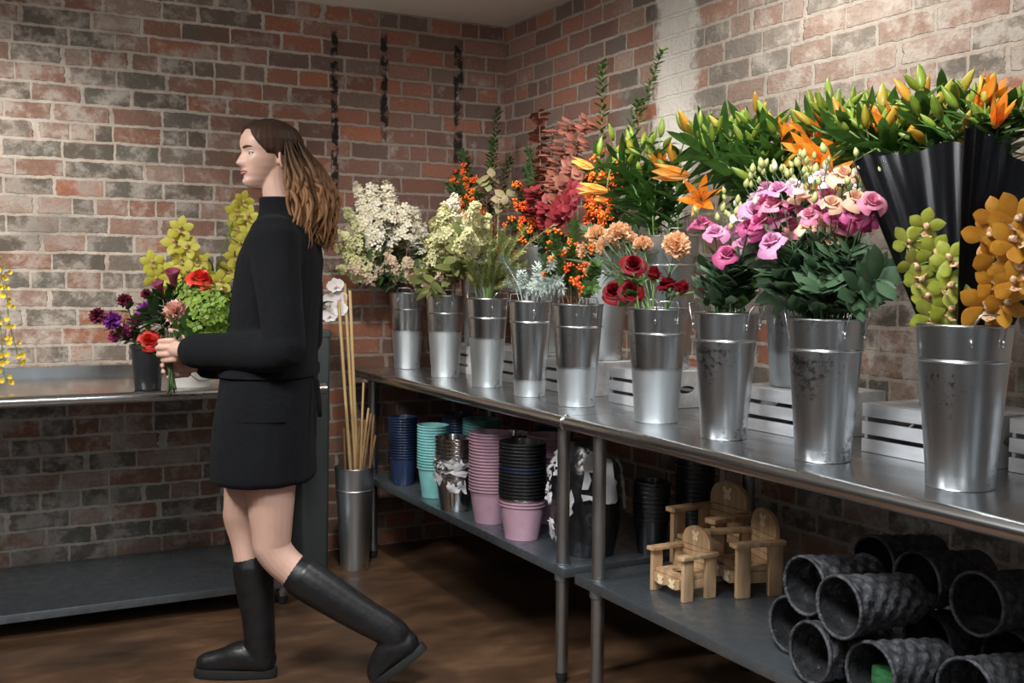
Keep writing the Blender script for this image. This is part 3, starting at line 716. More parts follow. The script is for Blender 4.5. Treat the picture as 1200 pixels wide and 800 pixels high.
# ---- red-leaved branches
random.seed(15); b = K(1)
for (px, py) in [(632, 130), (648, 150), (668, 140), (690, 138), (660, 175), (640, 180), (682, 165), (672, 195), (650, 205)]:
    tip = at(px, py, 0, b[0]+R(-.08, .10)); tip.x = min(tip.x, 0.); path = stem_path(*b, tip=tip, n=9)
    lf = MB(); dress(lf, path, .50, 1, 17, .050, .038, 1.0, .7, .3, 1.0, 5, 2, .35, .25)
    cut('viburnum_branch', 'tall branch with paired russet-red leaves against the side wall', 'branch', 'russet-leaved branches against the side wall', path, .0035, M_wood, L_red, lf, .4)
for (px, py) in [(625, 222), (650, 228), (675, 222), (640, 238), (668, 240), (615, 232), (660, 215)]:
    tip = at(px, py, 0, b[0]+R(-.13, .02)); path = stem_path(*b, tip=tip, n=8)
    lf = MB(); dress(lf, path, .55, 1, 14, .046, .030, 1.0, .5, .15, 1.0, 4, 2, .25, .1)
    cut('crimson_branch', 'short crimson-leaved branch below the russet leaves', 'branch', 'crimson-leaved branches', path, .003, M_wood, L_crim, lf, .4)
for (px, py) in [(562, 208), (594, 228), (575, 195)]:
    tip = at(px, py, 0, K(0)[0]-.05); path = stem_path(*K(0), tip=tip, n=8)
    lf = MB(); dress(lf, path, .80, 1, 5, .056, .038, 1.3, .9, .25, 1.0, 5, 2, .15, .5)
    cut('turning_branch', 'branch of large pale green leaves flushed pink among the corner berries', 'branch', 'pale turning leaves among the corner berries', path, .003, M_wood, L_green_pink, lf, .4)
# ---- carnations and roses
random.seed(16); b = B(5)
for k, (px, py, s) in enumerate([(728, 279, 1.05), (702, 281, 1.05), (714, 291, 1.0), (692, 296, .95), (670, 303, .95), (683, 300, .9), (737, 286, .9), (791, 292, 1.05), (754, 292, .85), (698, 318, .8)]):
    tip = at(px, py, 0, b[0]+R(-.02, .07)); path = stem_path(*b, tip=tip, off=.62)
    lf = MB(); dress(lf, path, .5, .9, 4, .07, .006, .5, .7, .1, 1.2, 4, 2)
    lb, g = ('single peach carnation standing apart behind the dark red roses', None) if px == 791 else ('ruffled peach carnation left of the dark red roses', 'peach carnations left of the roses')
    o, og = cut('carnation', lb, 'flower', g, path, .0024, M_stem, L_pale, lf)
    d = (end_dir(path)+V((-.3, -.45, .15))).normalized()
    put(o, og, 'bloom', CARN[k % 3], path[-1], d, None, s); put(o, og, 'calyx', CCAL, path[-1], d)
RS = [(742, 305, 0, 'large open dark red rose topmost beside the carnations', (-.35, -.65, .5)), (720, 336, 0, 'dark red rose lowest and farthest left over the bucket rim', (-.5, -.5, .5)), (739, 335, 1, 'dark red rose directly below the large open one', (-.3, -.7, .4)), (766, 318, 2, 'upright dark red rose bud with green sepals in the middle', (0, -.1, 1)), (783, 331, 1, 'dark red rose half hidden behind its neighbour', (-.1, .2, .9)), (797, 334, 2, 'dark red rose bud leaning right beside the half-hidden one', (.35, -.3, .75)), (823, 336, 2, 'dark red rose at the end of a long bent stem on the right', (.55, -.5, .5))]
for k, (px, py, kd, lb, d) in enumerate(RS):
    tip = at(px, py+6, 0, b[0]+(-.05 if px < 760 else -.02)); path = stem_path(*b, tip=tip, off=.7)
    lf = MB()
    if k < 3: dress(lf, path, .6, .85, 2, .05, .032, 1., .4, .15, 1.1, 4, 2)
    o, og = cut('rose', lb, 'flower', None, path, .0036, M_stem, L_mid, lf, .8)
    d = V(d).normalized(); put(o, og, 'bloom', (ROSEB if kd == 2 else ROSE[kd]), path[-1]-d*.008, d, None, .95); put(o, og, 'calyx', CALYX, path[-1]-d*.006, d)
# ---- lisianthus
def lisianthus(b, px, py, col, nb, x, label, group, s=1., open_d=None, leaves=9, m_leaf=None):
    tip = at(px, py, 0, x-(.03 if col else 0)); path = stem_path(*b, tip=tip, off=.6)
    lf = MB(); dress(lf, path, .34, .66, leaves+2, .052, .026, .7, .5, .2, 1.1, 4, 2, .3)
    o, og = cut('lisianthus', label, 'flower', group, path, .0022, M_stem_d, m_leaf or L_lis, lf)
    d = (end_dir(path)+V(open_d or (-.35, -.5, .1))).normalized()
    if col: put(o, og, 'bloom', random.choice(LIS[col]), path[-1]-d*.006, d, None, s)
    for k in range(nb):
        e = path[-1]+V((R(-.045, .03), R(-.05, .05), R(.005, .06))) if col else path[-1]+V((R(-.03, .03), R(-.035, .035), R(-.02, .03)))
        dd = V((R(-.3, .2), R(-.4, .4), 1)).normalized()
        bd = put(o, og, 'bud', LBUD[0 if R(0, 1) < .85 else 1], e, dd, None, R(.55, .85))
        link('pedicel', MB().tube(bez(path[-3], (path[-3]+e)/2+V((0, 0, -.01)), e, 4), .0011, 5).mesh('pedicel', M_stem_d, og), o)
random.seed(17)
COLN = {'pink': 'pink', 'mag': 'deep rose pink', 'lil': 'lilac pink', 'pale': 'blush white', 'apri': 'apricot', None: 'green-budded'}
b = B(6)
for (px, py, c, nb) in [(822, 262, 'mag', 1), (838, 272, 'lil', 1), (856, 271, 'lil', 1), (869, 256, 'pale', 2), (852, 298, 'mag', 0), (872, 287, 'lil', 1), (848, 252, None, 4), (884, 246, 'lil', 2), (862, 238, None, 4), (893, 284, 'mag', 0), (880, 266, 'mag', 1)]:
    lisianthus(b, px, py, c, nb, b[0]+R(-.06, .05), '%s lisianthus stem in the water-stained bucket beside the roses' % COLN[c], '%s lisianthus in the water-stained bucket' % COLN[c], .8, m_leaf=L_lis)
for (px, py) in [(842, 322), (858, 318), (848, 338), (870, 340), (878, 322), (838, 345)]:
    tip = at(px, py, 0, b[0]+R(-.06, .03)); path = stem_path(*b, tip=tip, off=.75)
    lf = MB(); dress(lf, path, .36, 1, 9, .060, .034, .7, .4, .25, 1., 5, 2, .2)
    cut('leafy_sprig', 'broad pale grey-green leafy stem in the water-stained bucket', 'foliage', 'broad pale leaves beside the roses', path, .003, M_stem, L_pale if px < 860 else L_mid, lf)
b = B(7)
BIG = [(932, 268, 'pink', 0, 1.15), (983, 281, 'apri', 0, 1.), (938, 231, 'apri', 1, 1.05), (968, 230, 'pink', 1, .95), (1000, 247, 'mag', 0, 1.), (980, 255, 'mag', 1, .9), (906, 240, 'pink', 1, .95), (899, 222, 'lil', 2, 1.), (905, 284, 'lil', 0, 1.1), (989, 205, 'apri', 3, .95), (964, 207, 'pale', 3, .85), (912, 222, 'lil', 2, .9), (897, 238, 'mag', 0, .95), (1018, 250, 'mag', 0, .9), (975, 238, 'apri', 1, .8), (884, 235, 'pale', 2, .95), (929, 217, 'pale', 3, .8), (1010, 262, 'mag', 0, .85), (990, 264, 'pink', 0, .8), (958, 246, 'mag', 0, .8), (948, 252, 'pink', 1, .8), (916, 256, 'lil', 0, .9), (926, 244, 'mag', 0, .85), (946, 266, 'apri', 0, .75), (1022, 236, 'pink', 0, .85), (890, 260, 'mag', 0, .9), (878, 270, 'lil', 0, .9), (966, 262, 'apri', 0, .7), (1004, 232, 'apri', 1, .8)]
for (px, py, c, nb, s) in BIG:
    lisianthus(b, px, py, c, nb, b[0]+R(-.08, .05), '%s lisianthus stem in the large mixed bunch' % COLN[c], '%s lisianthus in the large mixed bunch' % COLN[c], s*.85, leaves=10)
for (px, py) in [(905, 206), (920, 210), (938, 200), (948, 208), (955, 213), (976, 215), (997, 212), (1003, 222), (1008, 205), (1015, 228), (990, 225), (935, 213), (1013, 215), (888, 220)]:
    lisianthus(b, px, py, None, 5, b[0]+R(-.05, .09), 'green-budded lisianthus stem in the large mixed bunch', 'green-budded lisianthus in the large mixed bunch', leaves=8)
for k in range(12):
    px, py = R(900, 1030), R(290, 345); tip = at(px, py, 0, b[0]+R(-.10, .08)); path = stem_path(*b, tip=tip, off=.8)
    lf = MB(); dress(lf, path, .35, 1, 12, .068, .034, .8, .5, .2, 1.1, 4, 2, .3)
    cut('leafy_sprig', 'dark leafy stem low in the large mixed lisianthus bunch', 'foliage', 'dark leaves below the mixed lisianthus', path, .003, M_stem_d, L_lis, lf)
# ---- lilies
def lily(b, px, py, x, label, group, nb, blooms=(), low=.34, seed=None, leaf_n=26):
    tip = at(px, py, 0, x); tip.x = min(tip.x, WX-.10); path = stem_path(*b, tip=tip, off=.7, n=8)
    lf = MB(); dress(lf, path, low, 1, leaf_n+6, .112, .024, .85, .75, .2, 1.25, 5, 1, .25)
    o, og = cut('lily', label, 'flower', group, path, .0042, M_stem, L_lily, lf, .7)
    for k in range(nb):
        a = k*2.4+R(-.4, .4); el = R(.1, 1.25)
        d0 = V((cos(a)*cos(el)*.9-.15, sin(a)*cos(el), sin(el)+.12)).normalized(); s0 = path[-1]-end_dir(path)*R(0, .09)
        e = s0+d0*R(.035, .075); bd = random.choices(LILB, (5, 4, 1.3, 1.4))[0]
        put(o, og, 'bud', bd, e, (d0+V((0, 0, .25))).normalized(), None, R(.68, .95))
        link('pedicel', MB().tube([s0, (s0+e)/2+V((0, 0, -.004)), e+d0*.004], .002, 6).mesh('pedicel', M_stem, og), o)
    for (bx, by, kd, dr, s) in blooms:
        e = at(bx, by, 0, x-.05); d = V(dr).normalized()
        bl = put(o, og, 'bloom', LILO[kd], e, d, None, s)
        if kd == 0: link('stamens', STAM, bl)
        link('pedicel', MB().tube(bez(path[-2], path[-1]+d*.02, e+d*.004, 4), .0022, 6).mesh('pedicel', M_stem, og), o)
rr_ = V((.884, -.467, 0))
LW = (-.8, .35, .05)   # towards the aisle and the corner, as seen from the middle of the room
random.seed(18)
for k, (px, py, nb, bl) in enumerate([(722, 185, 5, [(712, 224, 1, (-.75, .5, .1), .95)]), (744, 180, 6, []), (768, 176, 6, []), (795, 180, 5, [(808, 206, 1, (-.8, .45, .12), 1.1)]), (700, 200, 3, [(696, 197, 1, (-.7, .6, .3), .8)]), (755, 205, 4, [(775, 200, 2, (-.5, -.5, .5), .7)]), (785, 215, 4, []), (733, 215, 3, [(722, 236, 1, (-.8, .3, .2), .75)])]):
    lily(K(3), px, py, K(3)[0]+R(-.11, .07), 'orange lily stem in bud above the peach carnations', 'lilies above the carnations', nb, bl)
for k, (px, py, nb, bl) in enumerate([(812, 168, 5, []), (832, 162, 6, []), (852, 158, 6, []), (872, 150, 6, []), (895, 150, 5, []), (915, 155, 5, []), (842, 190, 4, [(822, 236, 0, (-.6, -.6, .2), .85)]), (880, 185, 4, []), (905, 185, 4, []), (930, 165, 4, [(926, 176, 2, (-.3, -.2, .9), .9)]), (822, 175, 6, []), (862, 172, 6, []), (892, 168, 6, []), (862, 205, 5, []), (905, 200, 4, [])]):
    lily(K(4), px, py, K(4)[0]+R(-.10, .10), 'lily stem of green and amber buds above the lisianthus', 'lilies in bud above the lisianthus', nb, bl)
for k, (px, py, nb, bl) in enumerate([(955, 150, 5, [(958, 186, 2, (-.7, .2, .5), .95)]), (978, 140, 6, [(962, 162, 2, (-.6, .4, .7), .9), (990, 186, 0, (-.5, -.6, .3), .9)]), (1000, 150, 5, []), (1025, 140, 6, [(1058, 168, 2, (-.6, .3, .7), 1.15)]), (1052, 135, 5, []), (1080, 122, 7, []), (1105, 120, 7, []), (1130, 125, 5, [(1140, 138, 2, (.2, -.5, .8), 1.0)]), (1155, 135, 5, [(1165, 150, 2, (-.2, -.5, .8), .7)]), (1180, 130, 6, []), (1040, 165, 4, [(968, 212, 0, (-.6, -.6, .1), .9)]), (1100, 150, 5, []), (1195, 140, 5, []), (965, 158, 6, []), (990, 160, 6, []), (1065, 150, 6, []), (1120, 150, 6, []), (1170, 150, 6, []), (945, 170, 5, []), (1010, 165, 3, [(972, 190, 2, (-.8, .3, .4), .8)])]):
    lily(K(5), px, py, K(5)[0]+R(-.12, .10), 'lily stem opening deep orange behind the black orchid sleeves', 'lilies behind the orchid sleeves', nb, bl)
# ---- orchids in black sleeves
M_film = mat('black film', (.004, .0045, .006), None, rough=.3, spec=.16)
def clear_film():
    m, nt, b_, out = nodes('clear film'); L = nt.links.new
    tr = nt.nodes.new('ShaderNodeBsdfTransparent'); gl = nt.nodes.new('ShaderNodeBsdfGlossy'); gl.inputs['Roughness'].default_value = .2
    n = nt.nodes.new('ShaderNodeTexNoise'); n.inputs['Scale'].default_value = 9; tc = nt.nodes.new('ShaderNodeTexCoord'); mp = nt.nodes.new('ShaderNodeMapping'); mp.inputs['Scale'].default_value = (1, 1, .15)
    L(tc.outputs['Object'], mp.inputs[0]); L(mp.outputs[0], n.inputs['Vector'])
    bp = nt.nodes.new('ShaderNodeBump'); bp.inputs['Strength'].default_value = .12; bp.inputs['Distance'].default_value = .02; L(n.outputs['Fac'], bp.inputs['Height'])
    mx = nt.nodes.new('ShaderNodeMixShader'); mx.inputs[0].default_value = .03; L(tr.outputs[0], mx.inputs[1]); L(gl.outputs[0], mx.inputs[2]); L(mx.outputs[0], out.inputs['Surface']); return m
M_clear = clear_film()
def sleeve(bc, zb, top, wt, h0, h1, label, side, tilt):
    """a flat cone of film: black at the back, clear in front. top: centre of the open end"""
    org = V((bc[0], bc[1], zb)); o = thing('orchid_sleeve', org, label, 'flower sleeve')
    ax = V(top)-org; Ln = ax.length
    wd = rr_.copy(); dp = V((-.467, -.884, 0))   # across, and towards the aisle
    n, k = 44, 14
    def ring(t, a, push):
        s_ = max(0, (t-.30)/.70); w = .034+.045*min(t, .33)+(wt-.048)*s_**.9; dd = (.016+.05*t)*(1-.35*t)+.0035*t*sin(a*9+t*3)+.002*t*sin(a*23-t*5)
        p = org+V((ax.x*s_, ax.y*s_, ax.z*t))+wd*(w*cos(a))+dp*(dd*sin(a)*push)
        p.z += (tilt*w*cos(a)/wt)*t*t + .008*sin(a*5)*t*t
        return p
    for nm, a0, a1, mt, hh in (('film_back', pi, 2*pi, M_film, h0), ('film_front', 0, pi, M_clear, h1)):
        vs = [ring(hh*i/k, a0+(a1-a0)*j/n, 1) for i in range(k+1) for j in range(n+1)]
        fs = [(i*(n+1)+j, i*(n+1)+j+1, (i+1)*(n+1)+j+1, (i+1)*(n+1)+j) for i in range(k) for j in range(n)]
        link(nm, MB().add(vs, fs).mesh(nm, mt, org), o)
    return org, ax
def orchid_spray(bc, zb, pts, x, meshes, label, s):
    top = at(pts[0][0], pts[0][1]-4, 0, x); org = V((bc[0], bc[1], zb+.05))
    path = spline([org, V((bc[0], bc[1]+.0, zb+.2)).lerp(V((top.x, top.y, zb+.2)), .4), (org+V(top))/2+V((0, 0, .06)), top], 7)
    o, og = cut('cymbidium_spray', label, 'flower', None, path, .004, M_stem, None, None)
    for q, (px, py) in enumerate(pts):
        p = at(px, py, 0, x-.018-R(0, .016)); d = V((-.55+R(-.25, .25), -.75+R(-.25, .25), R(-.15, .3))).normalized()
        # keep the dorsal tepal up
        yv = V((0, 0, 1)); yv = (yv-d*yv.dot(d)).normalized(); xv = yv.cross(d); Mx = Matrix((xv, yv, d)).transposed().to_4x4() @ Rz(R(-.9, .9)) @ Rx(R(-.3, .3))
        bl = link('bloom', meshes[q % 2], o, T(p-og) @ Mx @ S(s*R(.82, 1.15))); link('lip', LIP, bl, S(1.25))
        near = min(path, key=lambda w_: (w_-p).length); link('pedicel', MB().tube([near, p-d*.004], .002, 6).mesh('pedicel', M_stem, og), o)
random.seed(19); b = B(8)
cL = (b[0]-.008, b[1]+.035); cR = (b[0]+.01, b[1]-.035)
sleeve(cL, ZT+.15, at(1073, 174, 0, b[0]+.02), .135, 1., 1., 'black film sleeve around the green cymbidium orchids', 0, .02)
sleeve(cR, ZT+.15, at(1205, 178, 0, b[0]+.03), .125, 1., 1., 'black film sleeve around the amber cymbidium orchids at the right edge', 1, -.06)
orchid_spray(cL, ZT+.15, [(1083, 266), (1064, 285), (1094, 296), (1071, 312), (1112, 303), (1078, 328), (1112, 336), (1084, 352), (1110, 362), (1092, 372)], b[0]-.005, CYG, 'spray of yellow-green cymbidium orchids in the left black sleeve', .95)
orchid_spray(cR, ZT+.15, [(1168, 256), (1190, 258), (1158, 278), (1186, 284), (1168, 303), (1192, 312), (1163, 333), (1186, 330), (1154, 358), (1176, 356)], b[0]+.0, CYO, 'spray of amber cymbidium orchids in the right black sleeve', .95)
# ---------------------------------------------------------------- pots stacked under the first table
M_navy = mat('navy enamel', (.010, .020, .055), (.013, .026, .070), 20, .35, coat=.2)
M_aqua = mat('aqua enamel', (.20, .50, .50), (.24, .57, .56), 20, .35, coat=.2)
M_teal = mat('teal enamel', (.10, .30, .29), (.12, .34, .33), 20, .4)
M_tin = mat('polished tin', (.70, .70, .70), (.58, .58, .58), 20, .16, 1)
M_pink = mat('pink enamel', (.50, .30, .38), (.55, .34, .42), 20, .4, coat=.2)
M_blk = mat('black enamel', (.010, .010, .011), (.014, .014, .015), 20, .35, coat=.2)
POTS = {}
def pot_mesh(m, rt, h, oval):
    k = (m.name, rt, h)
    if k not in POTS:
        rb = rt*.74; mb = MB()
        pr = [(0, .0022), (rb*.85, .0022), (rb, 0), (rb+.0004, .004), (rt*.985, h-.009), (rt*.985, h-.008), (rt+.003, h-.006), (rt+.004, h-.003), (rt+.003, h), (rt+.0005, h), (rt*.985-.0004, h-.009), (rb-.0003, .0045), (0, .0036)]
        mb.lathe(pr, 30, sx=1, sy=oval); POTS[k] = mb.mesh('plant_pot', m, angle=radians(50))
    return POTS[k]
def stack(x, y, seq, rt, h, step, oval=1.12, rz=.3, lean=(0, 0), z0=None):
    z = (z0 or ZS)+.0012
    for k, (m, lb, g) in enumerate(seq):
        o = link('plant_pot', pot_mesh(m, rt, h, oval), None, T(x+lean[0]*k, y+lean[1]*k, z) @ Rz(rz+R(-.012, .012)))
        tag(o, lb, 'pot', g); z += step*R(.97, 1.03)
random.seed(31)
def seq(m, n, lb): return [(m, lb, lb.replace('pot ', 'pots ', 1))]*n
stack(-.655, -.315, seq(M_navy, 16, 'navy blue pot nested in the stack at the far front of the shelf'), .058, .125, .0116)
stack(-.645, -.62, seq(M_aqua, 16, 'turquoise pot nested in the tall front turquoise stack'), .060, .125, .0116)
stack(-.668, -.882, seq(M_tin, 11, 'shiny tin pot nested in the front stack between turquoise and pink'), .071, .135, .0150)
stack(-.640, -1.135, seq(M_pink, 19, 'pale pink pot nested in the tall front pink stack'), .072, .125, .0118)
lb1 = 'pale pink pot at the bottom of the black stack'; lb2 = 'black pot nested in the front stack standing on pink pots'
stack(-.650, -1.405, [(M_pink, lb1, 'pink pots under the black stack')]*2+[(M_tin, 'single shiny rimmed pot between the pink and black pots of the mixed stack', None)]+[(M_blk, lb2, 'black pots on the pink pots')]*8+[(M_navy, 'single navy pot banding the middle of the black stack', None)]+[(M_blk, lb2, 'black pots on the pink pots')]*7, .075, .122, .0120)
stack(-.43, -.40, seq(M_navy, 17, 'navy blue pot in the shadowed back stack in the corner'), .062, .125, .0116)
stack(-.44, -.66, seq(M_teal, 17, 'turquoise pot in the shadowed wider back stack'), .074, .13, .0118)
stack(-.46, -.96, seq(M_tin, 12, 'shiny tin pot in the shadowed back row'), .066, .135, .0150)
stack(-.28, -.98, seq(M_blk, 16, 'black pot at the very back behind the tin pots'), .07, .13, .013)
stack(-.44, -1.22, seq(M_pink, 18, 'pale pink pot in the shadowed back stack'), .074, .125, .0118)
stack(-.42, -1.42, seq(M_blk, 15, 'black pot in the shadowed back row beside the bag'), .072, .125, .012)
for (x, y) in ((-.20, -1.80),):
    stack(x, y, seq(M_blk, 14, 'black nursery pot stacked in the dark beside the wooden chairs'), .06, .12, .015)
stack(-.36, -1.775, seq(M_blk, 9, 'black nursery pot stacked in the dark behind the table legs'), .055, .12, .015)
# torn wrapping on the tin stack
M_tissue = mat('white tissue', (.74, .74, .75), (.62, .62, .64), 20, .7, trans=.2, bump=.4, bscale=30)
random.seed(32); tw = MB(); cx, cy, r0 = -.668, -.882, .0735
def ragged(mb, pt, a0, a1, z0, z1, push, n=7, m=4):
    vs = []
    for i in range(m+1):
        for j in range(n+1):
            a = a0+(a1-a0)*j/n+R(-.05, .05); z = z0+(z1-z0)*i/m+R(-.006, .006)+(R(-.012, .012) if i in (0, m) else 0)
            vs.append(pt(a, z, push+R(0, .012)))
    mb.add(vs, [(i*(n+1)+j, i*(n+1)+j+1, (i+1)*(n+1)+j+1, (i+1)*(n+1)+j) for i in range(m) for j in range(n) if R(0, 1) > .12])
def ptc(a, z, q): rr = (r0*(.9+.1*min(1, (z-ZS)/.1))+.004+q); return V((cx+rr*cos(a), cy+rr*1.12*sin(a), z))
for (a0, a1, z0, z1) in ((2.9, 4.3, .57, .59), (3.4, 4.9, .535, .552), (2.7, 3.6, .50, .535), (4.2, 5.2, .555, .585), (3.9, 4.8, .47, .505), (3.0, 3.7, .555, .563)): ragged(tw, ptc, a0, a1, z0, z1, .0)
tag(link('torn_wrapping', tw.mesh('torn_wrapping', M_tissue)), 'torn white wrapping clinging around the front stack of tin pots', 'wrapping')

# black bag with white tissue at the joint of the tables
M_bag = mat('black bin bag', (.008, .008, .009), (.013, .013, .014), 10, .28, bump=.5, bscale=24)
random.seed(33); bcx, bcy = -.545, -1.655
def bagr(a, z):
    t = (z-ZS)/.38
    return (.088+.02*sin(pi*min(1, t*1.1))-.035*max(0, t-.75)*4)*(1+.10*noise.noise(V((cos(a)*2, sin(a)*2, z*9))))
mb = MB(); n = 30; rows = [ZS+.002+.37*k/18 for k in range(19)]
mb.loft([[V((bcx+bagr(2*pi*j/n, z)*cos(2*pi*j/n), bcy+bagr(2*pi*j/n, z)*1.25*sin(2*pi*j/n), z)) for j in range(n)] for z in rows])
tag(link('bin_bag', mb.mesh('bin_bag', M_bag, angle=radians(60))), 'black plastic bag stuffed with white tissue behind the two table legs', 'bag')
def ptb(a, z, q): rr = bagr(a, z)+.010+q; return V((bcx+rr*cos(a), bcy+rr*1.25*sin(a), z))
for (a0, a1, z0, z1) in ((4.0, 5.0, .57, .72), (2.5, 3.2, .70, .735), (2.75, 3.0, .63, .70), (3.1, 3.5, .64, .69), (2.75, 3.05, .55, .61), (2.95, 3.2, .44, .50), (3.4, 3.75, .53, .60), (5.3, 5.8, .55, .70), (4.1, 4.8, .71, .75)):
    mb = MB(); ragged(mb, ptb, a0, a1, z0, z1, .002, 6, 6)
    tag(link('tissue_paper', mb.mesh('tissue_paper', M_tissue)), 'crumpled white tissue paper on the black bag behind the table legs', 'tissue paper', 'tissue paper on the black bag')

# ---------------------------------------------------------------- little wooden chairs
M_pine = mat('pale pine', (.34, .20, .10), (.56, .37, .21), 22, .6, bump=.1, bscale=40, stretch=(2.2, 2.2, .3), detail=5)
M_bfly = mat('birch cut-out', (.72, .56, .34), (.78, .62, .40), 30, .6)
BF = [(0, -.011), (.004, -.013), (.010, -.012), (.011, -.006), (.006, -.001), (.012, .004), (.013, .011), (.008, .013), (.002, .006), (0, .008), (-.002, .006), (-.008, .013), (-.013, .011), (-.012, .004), (-.006, -.001), (-.011, -.006), (-.010, -.012), (-.004, -.013)]
def mini_chair(x, y, rz, s, label, z=ZS):
    o = thing('toy_chair', (x, y, z+.001), label, 'chair', None, rz); o.scale = (s, s, s)
    Wd, D, hs, ha = .160, .130, .070, .122     # faces -x
    def p(nm, mb, m=M_pine, par=None, bev=.0015): return link(nm, mb.mesh(nm, m, bevel=bev, angle=radians(35)), par or o)
    for sy in (-1, 1):
        for fx in (0, 1): p('leg', MB().box((-.045 if not fx else .040, sy*(Wd/2-.008), ha/2), (.036, .014, ha)))
        a = MB(); out = [(-.075, -.012), (-.070, -.017), (.062, -.015), (.066, -.010), (.066, .010), (.062, .015), (-.070, .017), (-.075, .012)]
        a.prism([(q, r_+sy*(Wd/2-.010)) for q, r_ in out], 2, ha+.0005, ha+.011); p('arm', a)
    n = 24; w, d, x0 = (Wd-.034), .100, -.004; vs = []
    for zz in (hs-.010, hs):
        for k in range(n):
            a = 2*pi*k/n; vs.append((x0+max(-1, min(1, 1.42*cos(a)))*d/2, max(-1, min(1, 1.42*sin(a)))*w/2, zz))
        for k in range(n):
            a = 2*pi*k/n; vs.append((x0+.030*cos(a), .030*sin(a), zz))
    fs = []
    for k in range(n):
        j = (k+1) % n; fs += [(j, k, n+k, n+j), (2*n+k, 2*n+j, 3*n+j, 3*n+k), (k, j, 2*n+j, 2*n+k), (n+j, n+k, 3*n+k, 3*n+j)]
    p('seat', MB().add(vs, fs), bev=0)
    for sy in (-1, 1): p('side_rail', MB().box((0, sy*(Wd/2-.0215), hs-.026), (.088, .010, .028)))
    ap = [(-w/2+.004, hs-.011), (w/2-.004, hs-.011), (w/2-.004, hs-.036)]+[(w/2-.004-(w-.008)*k/12, hs-.036-.007*abs(sin(k/12*pi*2))) for k in range(1, 12)]+[(-w/2+.004, hs-.036)]
    apm = MB().prism(ap, 0, -.064, -.055); af = p('apron', apm, bev=0)
    for sy in (-1, 1): p('butterfly', MB().prism([(a_*1.05+sy*.027, b_*1.05+hs-.026) for a_, b_ in BF], 0, -.067, -.0642), M_bfly, af, 0)
    bk = [(-w/2, hs+.001), (w/2, hs+.001), (w/2, .150)]+[(w/2*cos(pi*k/14), .150+.046*sin(pi*k/14)) for k in range(1, 14)]+[(-w/2, .150)]
    b_ = p('backrest', MB().prism(bk, 0, .046, .056), bev=0); b_.matrix_basis = T(.0, 0, 0)
    gr = MB()
    for k in range(4): gr.box((.0457, 0, .088+.016*k), (.001, w*.99, .0014))
    link('groove', gr.mesh('groove', M_wood), b_)
    p('butterfly', MB().prism([(a_*1.15, c_*1.15+.168) for a_, c_ in BF], 0, .0425, .0455), M_bfly, b_, 0)
    return o
mini_chair(-.548, -2.205, .04, .98, 'small pine chair at the front of the three, nearest the shelf edge')
mini_chair(-.352, -2.245, -.22, 1.20, 'pine chair behind on the right, nearest the woven baskets')
mini_chair(-.285, -2.005, .05, 1.36, 'largest pine chair rising behind the small front one')

# ---------------------------------------------------------------- woven baskets
M_wick = mat('charcoal wood strip', (.014, .014, .016), (.075, .075, .082), 55, .62, bump=.5, bscale=120, detail=6)
M_liner = mat('black liner', (.016, .016, .017), (.03, .03, .032), 40, .18, bump=.8, bscale=45)
def basket_meshes():
    mb = MB(); n, m = 64, 40; r0, r1, L_ = .054, .068, .21; vs = []
    for i in range(m+1):
        t = i/m; rr = r0+(r1-r0)*t; row = int(t*9.999)
        for j in range(n):
            a = 2*pi*j/n; col = j//4
            fx = abs(sin(pi*((t*10) % 1))); fy = sin(pi*((j % 4)+.5)/4)
            q = ((1 if (row+col) % 2 else -1)*.0034)*(fx**.3)*(.25+.75*fy**.5)
            vs.append(((rr+q)*cos(a), (rr+q)*sin(a), L_*t))
    mb.add(vs, [(i*n+j, i*n+(j+1) % n, (i+1)*n+(j+1) % n, (i+1)*n+j) for i in range(m) for j in range(n)]+[tuple(range(n))[::-1]])
    body = mb.mesh('weave', M_wick)
    ln = MB().lathe([(r1-.003, L_), (r0-.005, .012), (0, .012)], 32).mesh('liner', M_liner)
    rm = MB(); n = 72; vs = []
    for j in range(n):
        a = 2*pi*j/n; w = .0007*sin(a*32)
        for k in range(6):
            b_ = 2*pi*k/6; vs.append(((r1-.001+w+.0042*cos(b_))*cos(a), (r1-.001+w+.0042*cos(b_))*sin(a), L_+.006*sin(b_)+w))
    rm.add(vs, [(j*6+k, ((j+1) % n)*6+k, ((j+1) % n)*6+(k+1) % 6, j*6+(k+1) % 6) for j in range(n) for k in range(6)])
    return body, ln, rm.mesh('rim', M_wick)
BK = basket_meshes()
def basket(x, y, z, label, group=None, yaw=0., tilt=.03):
    """opening at (x, y, z) facing the aisle (-x)"""
    d = V((-cos(yaw), sin(yaw), tilt)).normalized()
    o = thing('woven_basket', V((x, y, z))-d*.21, label, 'basket', group)
    for nm, me in zip(('weave', 'liner', 'rim'), BK): link(nm, me, o, align(d, R(0, 6)))
random.seed(34)
zb = ZS+.074; zu = zb+.125; zv = zb+.146
basket(-.625, -2.735, zb, 'charcoal woven basket lowest at the left end of the pile', None, -.05, .05)
basket(-.72, -2.905, zb, 'charcoal woven basket at the very edge of the shelf, second in the bottom row', None, .05, .05)
basket(-.70, -3.065, zb, 'charcoal woven basket holding green floral foam', None, .0, .05)
basket(-.60, -3.225, zb, 'charcoal woven basket in the bottom row right of the green foam', None, -.04, .05)
basket(-.47, -3.39, zb, 'charcoal woven basket at the right edge of the bottom row', None, 0, .05)
basket(-.665, -2.825, zu, 'charcoal woven basket topmost at the left of the pile', None, .0, .02)
basket(-.715, -2.985, zu, 'large-looking charcoal basket in front on the upper row', None, .03, .02)
basket(-.43, -2.81, zv, 'charcoal woven basket on the upper row behind the topmost left one', None)
basket(-.42, -2.97, zb, 'charcoal woven basket in the bottom row behind the green foam one', None)
